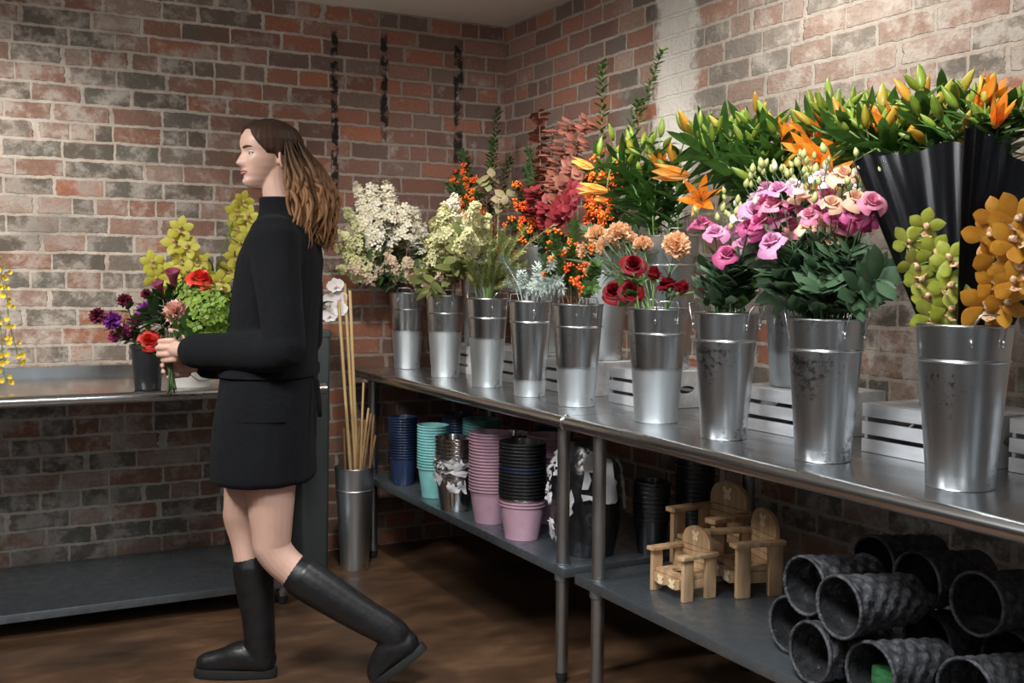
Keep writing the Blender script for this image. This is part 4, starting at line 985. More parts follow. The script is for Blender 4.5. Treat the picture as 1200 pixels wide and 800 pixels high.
basket(-.36, -3.14, zb, 'charcoal woven basket lying deep behind the right of the bottom row', None)
basket(-.46, -2.97, zv, 'charcoal woven basket in the dark directly behind the large-looking one', None)
basket(-.48, -3.15, zv, 'charcoal woven basket in the dark upper right of the pile', None)
M_foam = mat('floral foam', (.02, .11, .03), (.03, .15, .045), 60, .95, bump=.5, bscale=120)
mb = MB().box((-.610, -3.065, zb-.018), (.10, .075, .042)); tag(link('floral_foam', mb.mesh('floral_foam', M_foam, bevel=.006)), 'green floral foam block inside a woven basket', 'foam')

# ---------------------------------------------------------------- pole bucket, grey bin, orchid
random.seed(35)
o = bucket((-.838, -.20, .001), .087, .455, 'tall galvanised floor bucket full of bamboo poles at the end of the table', bucket_material('galvanised sheet floor', 0, .1, .36), .3, None, False, 'floor_bucket')
M_bam = mat('bamboo', (.40, .27, .12), (.50, .36, .18), 12, .5, stretch=(1, 1, .2)); M_bam_d = mat('dark bamboo', (.22, .12, .055), (.30, .17, .08), 12, .5)
PL = [(397, 352, 0), (404, 332, 0), (410, 340, 0), (426, 448, 0), (438, 486, 1), (432, 478, 0), (435, 484, 1), (416, 492, 1), (409, 505, 1), (403, 502, 1), (421, 500, 1), (440, 510, 1), (428, 492, 1)]
for k, (px, py, dk) in enumerate(PL):
    tp = at(px, py, 1, -.19+R(-.03, .03)); a = R(0, 6.28); b0 = V((-.838+.03*cos(a), -.20+.03*sin(a), .025))
    sg = 14; pts = [b0.lerp(tp, i/sg) for i in range(sg+1)]
    r_ = .0072 if k < 3 else .0055
    mb = MB().tube(pts, r_, 8)
    for i in range(2, sg, 3): mb.tube([pts[i]-V((0, 0, .003)), pts[i]+V((0, 0, .003))], [r_*1.12]*2, 8)
    nm = 'pale tall bamboo pole reaching above the table top' if k < 3 else ('pale mid-length bamboo stick standing in the floor bucket' if not dk else 'short brown stick standing in the floor bucket')
    tag(link('bamboo_pole', mb.mesh('bamboo_pole', M_bam_d if dk else M_bam, angle=radians(60))), nm, 'pole', nm.replace('pole', 'poles').replace('stick', 'sticks'))
M_bin = mat('slate plastic', (.040, .050, .050), (.048, .058, .058), 8, .5)
org = V((-1.0, -.05, 0)); o = thing('waste_bin', org, 'tall slate-grey bin standing between the left table and the bamboo poles', 'bin')
x0, x1, y0, y1, hb = -1.083, -.938, -.2, .1, 1.06
def rect(z, e, r_=.02):
    pts = []
    for (cx_, cy_, a0) in ((x1-e-r_, y1-e-r_, 0), (x0+e+r_, y1-e-r_, pi/2), (x0+e+r_, y0+e+r_, pi), (x1-e-r_, y0+e+r_, 1.5*pi)):
        pts += [V((cx_+r_*cos(a0+k*pi/8), cy_+r_*sin(a0+k*pi/8), z)) for k in range(5)]
    return pts
mb = MB().loft([rect(.002, .018), rect(.01, .014), rect(hb-.03, .004)]); link('body', mb.mesh('body', M_bin, org, angle=radians(40)), o)
mb = MB().loft([rect(hb-.029, 0), rect(hb-.005, 0), rect(hb, .006)]); link('lid', mb.mesh('lid', M_bin, org, angle=radians(40)), o)
mb = MB().lathe([(.0, 0), (.032, 0), (.044, .075), (.047, .078), (.047, .086), (.042, .086), (.041, .07), (0, .07)], 24)
o = thing('orchid_plant', (-1.0, -.10, hb+.001), 'white moth orchid in a small pot on the grey bin behind the woman', 'plant'); link('pot', mb.mesh('pot', mat('cream glaze', (.55, .53, .48), None, rough=.3), angle=radians(50)), o)
og = V((-1.0, -.10, hb+.001))
pth = spline([og+V((0, 0, .07)), og+V((.0, .01, .25)), og+V((.03, -.01, .33)), at(393, 332, 1, -.13), at(390, 366, 1, -.15)], 7); link('stem', MB().tube(pth, .0025, 6).mesh('stem', M_stem_d, og), o)
lf = MB()
for k in range(4): lf.leaf(.16, .05, 1.3, .2, 7, 1., T(og+V((0, 0, .072))) @ Rz(k*1.6+.4) @ Ry(.6))
link('foliage', lf.mesh('foliage', L_dark, og), o)
wm = MB()
for a_, wd_, ln_ in ((0, .8, .85), (1.45, 1.15, 1.), (-1.45, 1.15, 1.), (2.5, .75, .85), (-2.5, .75, .85)): wm.leaf(.036*ln_, .034*wd_, R(-.3, .2), .15, 6, .8, Rz(a_) @ Rx(-1.3) @ Rz(-pi/2))
wme = wm.mesh('bloom', P_wht); lm = MB(); lm.leaf(.018, .016, 1.2, .6, 4, .8, T(0, -.004, .003) @ Rx(.7) @ Rz(pi/2)); lme = lm.mesh('orchid_lip', P_orm)
for (px, py) in ((393, 334), (388, 351), (398, 362), (386, 369), (399, 349)):
    p_ = at(px, py, 1, -.16+R(-.02, .02)); d = V((-.35+R(-.3, .2), -.85, R(-.3, .1))).normalized(); yv = V((0, 0, 1)); yv = (yv-d*yv.dot(d)).normalized(); Mx = Matrix((yv.cross(d), yv, d)).transposed().to_4x4() @ Rz(R(-.4, .4))
    bl = link('bloom', wme, o, T(p_-og) @ Mx @ S(1.15)); link('lip', lme, bl)
    nr = min(pth, key=lambda w_: (w_-p_).length); link('pedicel', MB().tube([nr, p_], .0016, 5).mesh('pedicel', M_stem_d, og), o)

# ---------------------------------------------------------------- on the left table
M_bpl = mat('charcoal plastic', (.020, .021, .023), (.026, .027, .029), 10, .45)
bb = V((-1.765, -.545, ZT+.001))
o = thing('florist_bucket', bb, 'charcoal plastic florist bucket of purple and red flowers on the left table', 'bucket')
link('body', MB().lathe([(0, .004), (.043, .004), (.045, 0), (.047, .002), (.058, .155), (.058, .165), (.055, .165), (.043, .008), (0, .008)], 28).mesh('body', M_bpl, angle=radians(50)), o)
link('rim', MB().lathe([(.0575, .149), (.0625, .150), (.0625, .166), (.0575, .167)], 28).mesh('rim', M_bpl, angle=radians(50)), o)
wp = V((-1.605, -.50, ZT+.001)); o = thing('white_pail', wp, 'cream white pail of yellow-green orchids on the left table', 'pail'); o.scale = (1, 1, 1.3)
M_cw = mat('cream enamel', (.72, .70, .64), (.66, .64, .58), 10, .4)
link('body', MB().lathe([(0, .004), (.074, .004), (.076, 0), (.078, .003), (.088, .127), (.091, .130), (.088, .133), (.085, .128), (.074, .008), (0, .008)], 32).mesh('body', M_cw, angle=radians(50)), o)
link('handle', MB().tube([(.09*cos(a), -.02, .12-.10*sin(a)) for a in [pi*k/14 for k in range(15)]], .002, 6, M=Rz(.4) @ T(0, -.068, 0)).mesh('handle', M_gal), o)
random.seed(36)
def ball_mesh(name, m, rad, n=70, seed=0):
    random.seed(700+seed); mb = MB()
    for k in range(n):
        z = 1-1.5*(k+.5)/n; a = k*2.399963; q = sqrt(max(0, 1-z*z)); d = V((q*cos(a), q*sin(a), z))
        mb.leaf(rad*R(.9, 1.05), rad*.42, R(.0, .5), .3, 4, .9, align(d, R(0, 6.3)))
    return mb.mesh(name, m)
PUR = ball_mesh('bloom', P_pur, .034, 70, 1); MAG = ball_mesh('bloom', P_mag, .030, 60, 2); DAH = ball_mesh('bloom', P_ps, .046, 110, 3); SCA = rose_mesh('bloom', P_sca, .034, .045, 16, 1.2, seed=21); PLM = ball_mesh('bloom', P_bur, .028, 90, 4); PPK = rose_mesh('bloom', P_ps, .026, .036, 14, 1.1, seed=22)
random.seed(37)
for (px, py, me, s, lb) in [(132, 376, PUR, 1.15, 'deep purple flower at the left of the charcoal bucket'), (174, 366, PUR, 1.4, 'large deep purple flower right of centre in the charcoal bucket'), (148, 388, MAG, 1.1, 'magenta flower low in the charcoal bucket'), (134, 394, MAG, .9, 'magenta flower drooping at the left rim of the charcoal bucket'), (160, 376, MAG, 1., 'magenta flower between the purple ones in the charcoal bucket'), (174, 400, SCA, 1.0, 'scarlet flower over the rim of the charcoal bucket'), (188, 394, PPK, .9, 'pale pink flower beside the scarlet one in the charcoal bucket'), (114, 370, PLM, 1.2, 'burgundy plume leaning far left out of the charcoal bucket'), (146, 352, PLM, 1.1, 'burgundy plume at the top of the charcoal bucket'), (172, 345, PLM, .9, 'small burgundy plume beside the taller one in the charcoal bucket')]:
    tip = at(px, py, 1, bb.y+R(-.05, .03)); path = stem_path(bb.x, bb.y, ZT, .055, .16, tip, off=.6)
    lf = MB(); dress(lf, path, .4, .85, 8, .055, .026, .9, .5, .2, 1.1, 4, 1, .3)
    o, og = cut('cut_flower', lb, 'flower', None, path, .003, M_stem_d, L_dark, lf)
    put(o, og, 'bloom', me, path[-1], (end_dir(path)+V((0, -.8, .2))).normalized(), None, s)
def spray(c, rt, h, zb, pts, y, lb, s, meshes):
    top = at(pts[0][0], pts[0][1]-5, 1, y); path = stem_path(c[0], c[1], zb, rt, h, top, 10, .5)
    lf = MB(); dress(lf, path, .35, .6, 4, .18, .022, .35, .7, .1, 1.2, 6, 1, .2)
    o, og = cut('orchid_spray', lb, 'flower', None, path, .004, M_stem, L_mid, lf, .6)
    for q, (px, py) in enumerate(pts):
        p_ = at(px, py, 1, y-R(.01, .05)); d = V((-.2+R(-.5, .4), -.8, R(-.2, .3))).normalized(); yv = V((0, 0, 1)); yv = (yv-d*yv.dot(d)).normalized(); Mx = Matrix((yv.cross(d), yv, d)).transposed().to_4x4() @ Rz(R(-.5, .5))
        bl = link('bloom', meshes[q % 2], o, T(p_-og) @ Mx @ S(s*R(.9, 1.1))); link('lip', LIP, bl)
        nr = min(path, key=lambda w_: (w_-p_).length); link('pedicel', MB().tube([nr, p_], .002, 5).mesh('pedicel', M_stem, og), o)
spray(wp, .085, .17, ZT, [(212, 268), (206, 284), (220, 290), (212, 304), (230, 306), (222, 320), (240, 322), (228, 338), (246, 340), (258, 330), (256, 352)], -.5, 'tallest yellow-green orchid spray in the cream pail', 1.05, CYC)
spray(wp, .085, .17, ZT, [(178, 308), (190, 316), (182, 326), (200, 322), (194, 338), (210, 336), (216, 350)], -.54, 'yellow-green orchid spray leaning left from the cream pail', .95, CYC)
spray(wp, .085, .17, ZT, [(284, 236), (277, 248), (290, 254), (280, 266), (291, 274), (281, 286), (275, 300), (268, 318)], -.42, 'yellow-green orchid spray rising behind the woman\'s chin', 1.0, CYC)
# yellow sprays at the left edge
pc = at(-48, 462, 1, -.40); pc.z = ZT+.001
o = thing('oncidium_plant', pc, 'potted yellow oncidium with drooping sprays at the left edge', 'plant')
link('pot', MB().lathe([(0, .003), (.045, .003), (.047, 0), (.06, .10), (.063, .103), (.063, .115), (.057, .115), (.055, .095), (0, .095)], 24).mesh('pot', M_bpl, angle=radians(50)), o)
lf = MB()
for k in range(6): lf.leaf(.22, .028, .9, .15, 7, 1.1, T(pc+V((0, 0, .095))) @ Rz(k*1.05) @ Ry(.4))
link('foliage', lf.mesh('foliage', L_mid, pc), o)
fl = MB()
for a_ in (0, 1.25, 2.5, 3.77, 5.03): fl.leaf(.016, .011 if a_ else .024, .3, .2, 4, .8, Rz(a_) @ Rx(-1.2) @ Rz(-pi/2))
fme = fl.mesh('bloom', P_yel)
for q, ends in enumerate((((5, 342), (10, 372), (16, 398), (24, 428)), ((-6, 330), (2, 400), (4, 432), (8, 446)), ((-2, 300), (6, 312), (2, 320), (5, 340)))):
    E_ = [at(a_, b_, 1, -.40-.03*q) for a_, b_ in ends]; base = pc+V((0, 0, .10)); pth = spline([base, base.lerp(E_[0], .6)+V((-.02, 0, .10))]+E_, 7)
    st = link('stem', MB().tube(pth, .0018, 5).mesh('stem', M_stem, pc), o)
    for k in range(14 if q < 2 else 7):
        i = len(pth)-1-int(k*1.6) if q < 2 else len(pth)-1-k*2
        p_ = pth[max(10, i)]+V((R(-.02, .02), R(-.03, .0), R(-.015, .015))); d = V((R(-.5, .5), -.9, R(-.3, .4))).normalized()
        link('bloom', fme, st, T(p_-pc) @ align(d, R(0, 6)) @ S(R(.6, .95)))
# ---------------------------------------------------------------- the woman
PF, PL_, PO = V((-.884, .4674, 0)), V((-.4674, -.884, 0)), V((-1.5651, -1.3274, 0))
def W(u, w, z): return PO+PF*u+PL_*w+V((0, 0, z))
def WV(p): return W(*p)
person = thing('person', PO, 'woman in black coat and tall black boots striding past the tables holding a bouquet', 'person')
M_skin = mat('skin', (.56, .345, .265), (.62, .39, .31), 12, .5, bump=.02, bscale=200)
M_skin.node_tree.nodes['Principled BSDF'].inputs['Subsurface Weight'].default_value = .12
M_skin.node_tree.nodes['Principled BSDF'].inputs['Subsurface Radius'].default_value = (.012, .005, .003)
M_coat = mat('black wool', (.0045, .005, .0065), (.0075, .008, .010), 120, .9, bump=.35, bscale=260, sheen=.02, spec=.15)
M_boot = mat('black leather', (.007, .007, .008), (.011, .011, .012), 30, .38, bump=.12, bscale=50)
M_sole = mat('boot sole', (.010, .010, .010), None, rough=.7)
def hair_mat():
    m, nt, b, out = nodes('brown hair'); L = nt.links.new
    tc = nt.nodes.new('ShaderNodeTexCoord'); sp = nt.nodes.new('ShaderNodeSeparateXYZ'); L(tc.outputs['Object'], sp.inputs[0])
    n = nt.nodes.new('ShaderNodeTexNoise'); n.inputs['Scale'].default_value = 60; mp = nt.nodes.new('ShaderNodeMapping'); mp.inputs['Scale'].default_value = (1, 1, .12); L(tc.outputs['Object'], mp.inputs[0]); L(mp.outputs[0], n.inputs['Vector'])
    ad = nt.nodes.new('ShaderNodeMath'); ad.operation = 'MULTIPLY_ADD'; L(n.outputs['Fac'], ad.inputs[0]); ad.inputs[1].default_value = .10; L(sp.outputs[2], ad.inputs[2])
    r = nt.nodes.new('ShaderNodeValToRGB'); cr = r.color_ramp; k = nt.nodes.new('ShaderNodeMapRange'); k.inputs[1].default_value = 1.42; k.inputs[2].default_value = 1.84; L(ad.outputs[0], k.inputs[0]); L(k.outputs[0], r.inputs[0])
    cr.elements[0].position = 0; cr.elements[0].color = (.25, .12, .052, 1); cr.elements[1].position = 1; cr.elements[1].color = (.024, .013, .009, 1)
    e = cr.elements.new(.45); e.color = (.20, .10, .046, 1); e = cr.elements.new(.72); e.color = (.055, .029, .017, 1)
    L(r.outputs[0], b.inputs['Base Color']); b.inputs['Roughness'].default_value = .55; b.inputs['Specular IOR Level'].default_value = .2
    bp = nt.nodes.new('ShaderNodeBump'); bp.inputs['Strength'].default_value = .5; bp.inputs['Distance'].default_value = .004; L(n.outputs['Fac'], bp.inputs['Height']); L(bp.outputs[0], b.inputs['Normal'])
    return m
M_hair = hair_mat()
def fuse(name, mb, m, vox, smooth_it=3, fac=.5, parent=person, keep=None):
    """one continuous skin over overlapping closed pieces"""
    me = mb.mesh(name+'_raw', None, None, smooth=True, merge=True)
    ob = bpy.data.objects.new(name+'_raw', me); C.objects.link(ob)
    r = ob.modifiers.new('r', 'REMESH'); r.mode = 'VOXEL'; r.voxel_size = vox; r.use_smooth_shade = True
    if smooth_it:
        s_ = ob.modifiers.new('s', 'SMOOTH'); s_.iterations = smooth_it; s_.factor = fac
    bpy.context.view_layer.update()
    dg = bpy.context.evaluated_depsgraph_get()
    out = bpy.data.meshes.new_from_object(ob.evaluated_get(dg)); out.name = name
    bpy.data.objects.remove(ob); bpy.data.meshes.remove(me)
    out.transform(Matrix.Translation(-PO)); out.materials.clear(); out.materials.append(m)
    out.polygons.foreach_set('use_smooth', [True]*len(out.polygons))
    return link(name, out, parent)
def limb(mb, pts, rad, n=16, k=6):
    P = spline([WV(p) for p in pts], k); rr = spline([(r_, 0, 0) for r_ in rad], k)
    P_, R_ = list(P), [max(.002, q.x) for q in rr]
    # round ends
    a = (P_[0]-P_[1]).normalized(); b_ = (P_[-1]-P_[-2]).normalized()
    P2 = [P_[0]+a*R_[0]*q for q in (.9, .6)]+P_+[P_[-1]+b_*R_[-1]*q for q in (.6, .9)]
    R2 = [R_[0]*.35, R_[0]*.78]+R_+[R_[-1]*.78, R_[-1]*.35]
    return mb.tube(P2, R2, n)
def ell(u, w, z, a, b_, n=28, tu=0, ex=2.2):
    out = []
    for j in range(n):
        t_ = 2*pi*j/n; c_, s_ = cos(t_), sin(t_)
        x = a*abs(c_)**(2/ex)*(1 if c_ >= 0 else -1); y = b_*abs(s_)**(2/ex)*(1 if s_ >= 0 else -1)
        out.append(W(u+x, w+y, z+tu*x))
    return out
# head: local frame x forward, y left, z up from the chin
HS = .957; HU, HZ = -.047, 1.562; HYAW = .55
def lerp_tab(tab, z):
    for (a, va), (b_, vb) in zip(tab, tab[1:]):
        if z <= b_:
            t_ = (z-a)/(b_-a); t_ = t_*t_*(3-2*t_)*.5+t_*.5; return va+(vb-va)*t_
    return tab[-1][1]
FR = [(0, .066), (.012, .084), (.022, .0905), (.036, .0835), (.052, .087), (.066, .0875), (.085, .089), (.108, .0865), (.118, .087), (.128, .0925), (.145, .0945), (.165, .0915), (.19, .077), (.21, .047), (.2225, .004)]
BK_ = [(0, -.0), (.03, .03), (.06, .062), (.09, .085), (.13, .098), (.16, .096), (.19, .078), (.21, .048), (.2225, .004)]
WD = [(0, .022), (.015, .032), (.03, .042), (.05, .052), (.075, .0615), (.10, .069), (.13, .074), (.155, .0755), (.18, .069), (.20, .052), (.215, .028), (.2225, .004)]
def head_pt(t_, z, off=0.):
    c_, s_ = cos(t_), sin(t_); f = lerp_tab(FR, z); bk = lerp_tab(BK_, z); w = lerp_tab(WD, z)
    ex = 2.25
    x = (f if c_ >= 0 else bk)*abs(c_)**(2/ex)*(1 if c_ >= 0 else -1); y = w*abs(s_)**(2/ex)*(1 if s_ >= 0 else -1)
    g = lambda v, m_, s: math.exp(-((v-m_)/s)**2)
    if c_ > 0:
        # nose
        nz = .024*max(0, 1-abs((z-.078)/(.045 if z > .078 else .014)))**.85 if .064 < z < .123 else 0
        x += nz*g(y, 0, .0125 if z > .09 else .0155)
        x += .0045*g(y, 0, .020)*(g(z, .0565, .0045)+.9*g(z, .0475, .0048))-.0035*g(z, .0522, .0022)*g(y, 0, .02)   # lips
        x -= .0085*(g(y, .032, .014)+g(y, -.032, .014))*g(z, .112, .0095)                                          # eye sockets
        x += .003*(g(y, .045, .016)+g(y, -.045, .016))*g(z, .088, .016)                                            # cheekbones
    n = V((x, y, 0)); n = n.normalized() if n.length > 1e-6 else V((0, 0, 1)); n.z = (z-.11)*4; n.normalize()
    return V((x, y, z))+n*off
def HW(p):
    x, y, z = p; c_, s_ = cos(HYAW), sin(HYAW)
    return W(HU+HS*(x*c_-y*s_), HS*(x*s_+y*c_), HZ+HS*z)
body = MB(); nT, zs_ = 72, [.2225*(k/64) for k in range(65)]
body.loft([[HW(head_pt(2*pi*j/nT, z)) for j in range(nT)] for z in zs_])
for sy in (-1, 1):      # ears
    E_ = []
    for k in range(17):
        a = 2*pi*k/16; E_.append(HW((-.008-.010*sin(a)*.8-.006, sy*(.0745+.006*(1-cos(a-.8))*.7), .098+.029*cos(a)-.004*sin(a))))
    body.tube(E_, .0048, 8); body.tube([HW((-.010, sy*.068, .078)), HW((-.014, sy*.074, .098)), HW((-.012, sy*.072, .118))], [.007, .008, .006], 8)
limb(body, [(-.098, 0, 1.42), (-.088, 0, 1.50), (-.070, 0, 1.575), (-.066, 0, 1.63)], [.062, .052, .050, .050], 20)
body.loft([ell(-.085, 0, 1.47, .05, .07), ell(-.09, 0, 1.43, .08, .15), ell(-.085, 0, 1.36, .10, .165), ell(-.075, 0, 1.26, .11, .15), ell(-.065, 0, 1.10, .09, .125), ell(-.06, 0, .98, .10, .14), ell(-.055, 0, .90, .10, .14), ell(-.05, 0, .82, .08, .12)])
LR = [(-.035, -.070, .86), (.030, -.068, .72), (.058, -.054, .555), (.060, -.050, .515), (.040, -.045, .44), (.020, -.042, .34), (.006, -.036, .20), (.000, -.034, .10)]
limb(body, LR, [.088, .079, .060, .057, .053, .056, .042, .036], 20)
LL = [(-.070, .072, .86), (-.062, .078, .72), (-.062, .066, .50), (-.066, .064, .445), (-.115, .062, .385), (-.215, .060, .315), (-.335, .056, .235), (-.425, .052, .175)]
limb(body, LL, [.090, .086, .063, .058, .054, .055, .043, .036], 20)
limb(body, [(.0, -.034, .075), (.07, -.034, .05), (.15, -.036, .035)], [.035, .034, .024]); limb(body, [(-.44, .05, .15), (-.44, .05, .09), (-.405, .05, .04)], [.034, .034, .026])
# arms and hands
def arm(sh, el, wr, pc, kn, fingers, thumb):
    limb(body, [sh, ((sh[0]+el[0])/2, (sh[1]+el[1])/2, (sh[2]+el[2])/2), el, ((el[0]*.55+wr[0]*.45), (el[1]*.55+wr[1]*.45), (el[2]*.55+wr[2]*.45)), wr], [.05, .044, .038, .037, .025], 14)
    # palm as an oval slab between wrist and knuckles
    limb(body, [wr, pc, tuple((kn[0][i]+kn[-1][i])/2 for i in range(3))], [.024, .026, .022], 12)
    for k in range(3): limb(body, [wr, tuple(pc[i]*.5+kn[k][i]*.5 for i in range(3)), kn[k+1]], [.017, .014, .011], 10)
    for f, k in zip(fingers, kn): limb(body, [k]+f, [.0100, .0092, .0086, .0072], 10, 4)
    limb(body, thumb, [.015, .012, .0095, .0078], 10, 4)
arm((-.10, .165, 1.41), (-.13, .205, 1.09), (.175, .085, 1.060), (.207, .070, 1.062), [(.236, .062, 1.092), (.240, .064, 1.072), (.238, .063, 1.052), (.232, .060, 1.034)],
    [[(.272, .052, 1.090), (.292, .028, 1.086), (.286, .006, 1.083)], [(.279, .054, 1.069), (.300, .027, 1.066), (.292, .002, 1.064)], [(.276, .053, 1.048), (.297, .027, 1.046), (.289, .004, 1.045)], [(.264, .050, 1.030), (.282, .029, 1.029), (.276, .010, 1.029)]],
    [(.188, .064, 1.082), (.212, .040, 1.104), (.238, .026, 1.116), (.262, .020, 1.122)])
arm((-.10, -.165, 1.41), (-.10, -.205, 1.08), (.175, -.085, 1.010), (.207, -.066, 1.008), [(.236, -.056, 1.032), (.240, -.058, 1.013), (.238, -.057, .994), (.232, -.054, .977)],
    [[(.270, -.044, 1.030), (.290, -.020, 1.028), (.284, .000, 1.027)], [(.277, -.046, 1.010), (.298, -.019, 1.009), (.290, .004, 1.008)], [(.274, -.045, .990), (.295, -.019, .989), (.287, .002, .989)], [(.262, -.042, .974), (.280, -.021, .973), (.274, -.004, .973)]],
    [(.190, -.060, 1.028), (.212, -.036, 1.048), (.238, -.022, 1.056), (.260, -.016, 1.060)])
fuse('body', body, M_skin, .0034, 3, .4)
# face details
def small(name, mb, m): return link(name, mb.mesh(name, m, PO), person)
M_eye = mat('eye white', (.62, .60, .58), None, rough=.15, coat=.5); M_iris = mat('iris', (.05, .035, .025), None, rough=.1, coat=.6); M_brow = mat('brow hair', (.055, .032, .022), None, rough=.8)
M_lipm = mat('lips', (.44, .17, .15), (.50, .21, .18), 60, .4)
for sy in (-1, 1):
    mb = MB(); c0 = head_pt(0, .112); yc = sy*.0325; xc = .0655
    cE = HW((xc, yc, .1115)); mb.ball(cE, .0124, 16, 10); e_ = small('eye', mb, M_eye)
    d = (HW((xc+1, yc-.0, .1085))-cE).normalized(); mi = MB(); mi.lathe([(0, .0005), (.0055, 0), (.0058, -.0012)], 16, T(cE+d*.0123) @ align(d)); link('iris', mi.mesh('iris', M_iris, PO), e_)
    mb = MB(); up = [HW((xc+.0122-.0055*abs(q)**2, yc+sy*.0150*q, .1160-.0035*q*q)) for q in [k/5-1 for k in range(11)]]; mb.tube(up, [.0012+.0014*(1-abs(k/5-1)) for k in range(11)], 6); small('eyelid', mb, M_skin)
    mb = MB(); up = [HW((xc+.0132-.0057*abs(q)**2, yc+sy*.0153*q, .1142-.0034*q*q)) for q in [k/5-1 for k in range(11)]]; mb.tube(up, [.0008]*11, 5); small('lash_line', mb, M_brow)
    br = []
    for k in range(9):
        q = k/8; y_ = sy*(.014+.036*q); t_ = math.atan2(y_, .09)*1.0; best = min((head_pt(2*pi*j/400, .1275+.0045*sin(q*2.4)) for j in range(-60, 61)), key=lambda p: abs(p.y-y_)); br.append(HW(best+V((.0022, sy*.0014, 0))))
    small('eyebrow', MB().tube(br, [.0019, .0026, .0028, .0028, .0027, .0024, .002, .0015, .0008], 6), M_brow)
for zc, rr, nm in ((.0565, .0033, 'upper_lip'), (.0478, .0040, 'lower_lip')):
    pl = []
    for k in range(11):
        y_ = .0235*(k/5-1); best = min((head_pt(2*pi*j/400, zc+(-.003 if nm[0] == 'u' else .003)*abs(k/5-1)**1.6) for j in range(-40, 41)), key=lambda p: abs(p.y-y_)); pl.append(HW(best+V((.0006, 0, 0))))
    small(nm, MB().tube(pl, [max(.0006, rr*(1-abs(k/5-1)**2.6)) for k in range(11)], 8), M_lipm)
# hair
random.seed(41)
def hairline(t_):   # lowest z of the hair at angle t_ (0 = front)
    a = abs((t_+pi) % (2*pi)-pi)
    return .190-.018*(a/.5)**2*.3 if a < .5 else (.185-.075*(a-.5)/.75 if a < 1.25 else (.11 if a < 1.5 else max(.02, .11-.16*(a-1.5))))
hair = MB(); nT2 = 96; rows = []
for i in range(41):
    ring = []
    for j in range(nT2):
        t_ = 2*pi*j/nT2; z0 = hairline(t_); z = z0+(.2222-z0)*(i/40); k_ = min(1, i/7)
        q = .0015+.0105*k_*(2-k_)+.0016*sin(t_*34+z*25)*k_
        ring.append(HW(head_pt(t_, min(.2222, z), q)))
    rows.append(ring)
inner = [[p.lerp(HW((-.01, 0, .11)), .10) for p in r_] for r_ in (rows[0],)]
hair.loft(inner+rows)
def lock(start, pts, r0, amp, ph, fr):
    P = spline([HW(start)]+[W(*p) for p in pts], 9); k = len(P); Q = []
    for i, p in enumerate(P):
        t_ = i/(k-1); a = amp*min(1, max(0, t_-.22)*1.9); Q.append(p+PF*(a*sin(fr*t_*6.28+ph))+PL_*(a*.8*cos(fr*t_*6.28+ph*1.3)))
    hair.tube(Q, [r0*(.12+1.3*sin(pi*min(1, .02+.80*(i/(k-1)))))*(1-.8*(i/(k-1))**4) for i in range(k)], 7)
for k in range(270):
    s_ = R(-1, 1); a = pi*(1+.44*s_)      # around the back from ear to ear
    z = R(.06, .185); st = head_pt(a, z, .004); z2 = max(.02, z-.07)
    side = -s_  # + = near side
    wv = .080*side*R(.75, 1.2); back = -.185-.045*(1-abs(side))*R(.5, 1.1)
    if abs(side) > .75: back = -.145+R(-.03, .02)
    end = R(1.37, 1.46)
    lock(st, [(back+.015, wv*.95, 1.60+R(-.03, .03)), (back-R(.0, .02), wv*1.05, 1.53+R(-.02, .02)), (back-R(.0, .025), wv*1.15, end)], R(.0038, .0068), R(.009, .021), R(0, 6.3), R(1.5, 2.3))
for k in range(12):   # far-side locks falling in front of the shoulder
    lock(head_pt(-pi*R(.38, .5), R(.10, .16), .008), [(-.06+R(-.02, .02), -.080, 1.60), (-.02+R(-.02, .015), -.085, 1.53), (-.005+R(-.02, .01), -.08, R(1.42, 1.47))], R(.006, .009), R(.004, .009), R(0, 6.3), R(1.0, 1.6))
ho = small('hair', hair, M_hair); ho.matrix_basis = Matrix.Identity(4)
ho.data.transform(Matrix.Translation(PO)); ho.matrix_parent_inverse = Matrix.Translation(-PO)
# coat
coat = MB()
coat.loft([ell(-.025, 0, .652, .150, .186, ex=2.5), ell(-.025, 0, .668, .158, .196, tu=.0, ex=2.5), ell(-.026, 0, .74, .158, .196, ex=2.4), ell(-.032, 0, .84, .155, .192, ex=2.3), ell(-.042, 0, .95, .150, .182, ex=2.3), ell(-.050, 0, 1.06, .143, .168), ell(-.060, 0, 1.16, .136, .166), ell(-.070, 0, 1.26, .134, .176), ell(-.078, 0, 1.34, .130, .186), ell(-.088, 0, 1.41, .110, .182), ell(-.093, 0, 1.445, .095, .150), ell(-.092, 0, 1.468, .082, .108), ell(-.086, 0, 1.490, .071, .078), ell(-.080, 0, 1.515, .064, .065), ell(-.076, 0, 1.535, .061, .061), ell(-.075, 0, 1.538, .055, .055)])
limb(coat, [(-.092, .150, 1.405), (-.112, .182, 1.27), (-.130, .202, 1.115), (-.118, .203, 1.078), (.0, .150, 1.066), (.115, .104, 1.062), (.170, .086, 1.061)], [.078, .071, .066, .066, .062, .056, .053], 22)
limb(coat, [(-.092, -.150, 1.405), (-.105, -.182, 1.27), (-.110, -.202, 1.11), (-.095, -.202, 1.072), (.0, -.150, 1.045), (.115, -.104, 1.02), (.170, -.086, 1.012)], [.078, .071, .066, .066, .062, .056, .053], 22)
co = fuse('coat', coat, M_coat, .0055, 4, .5)
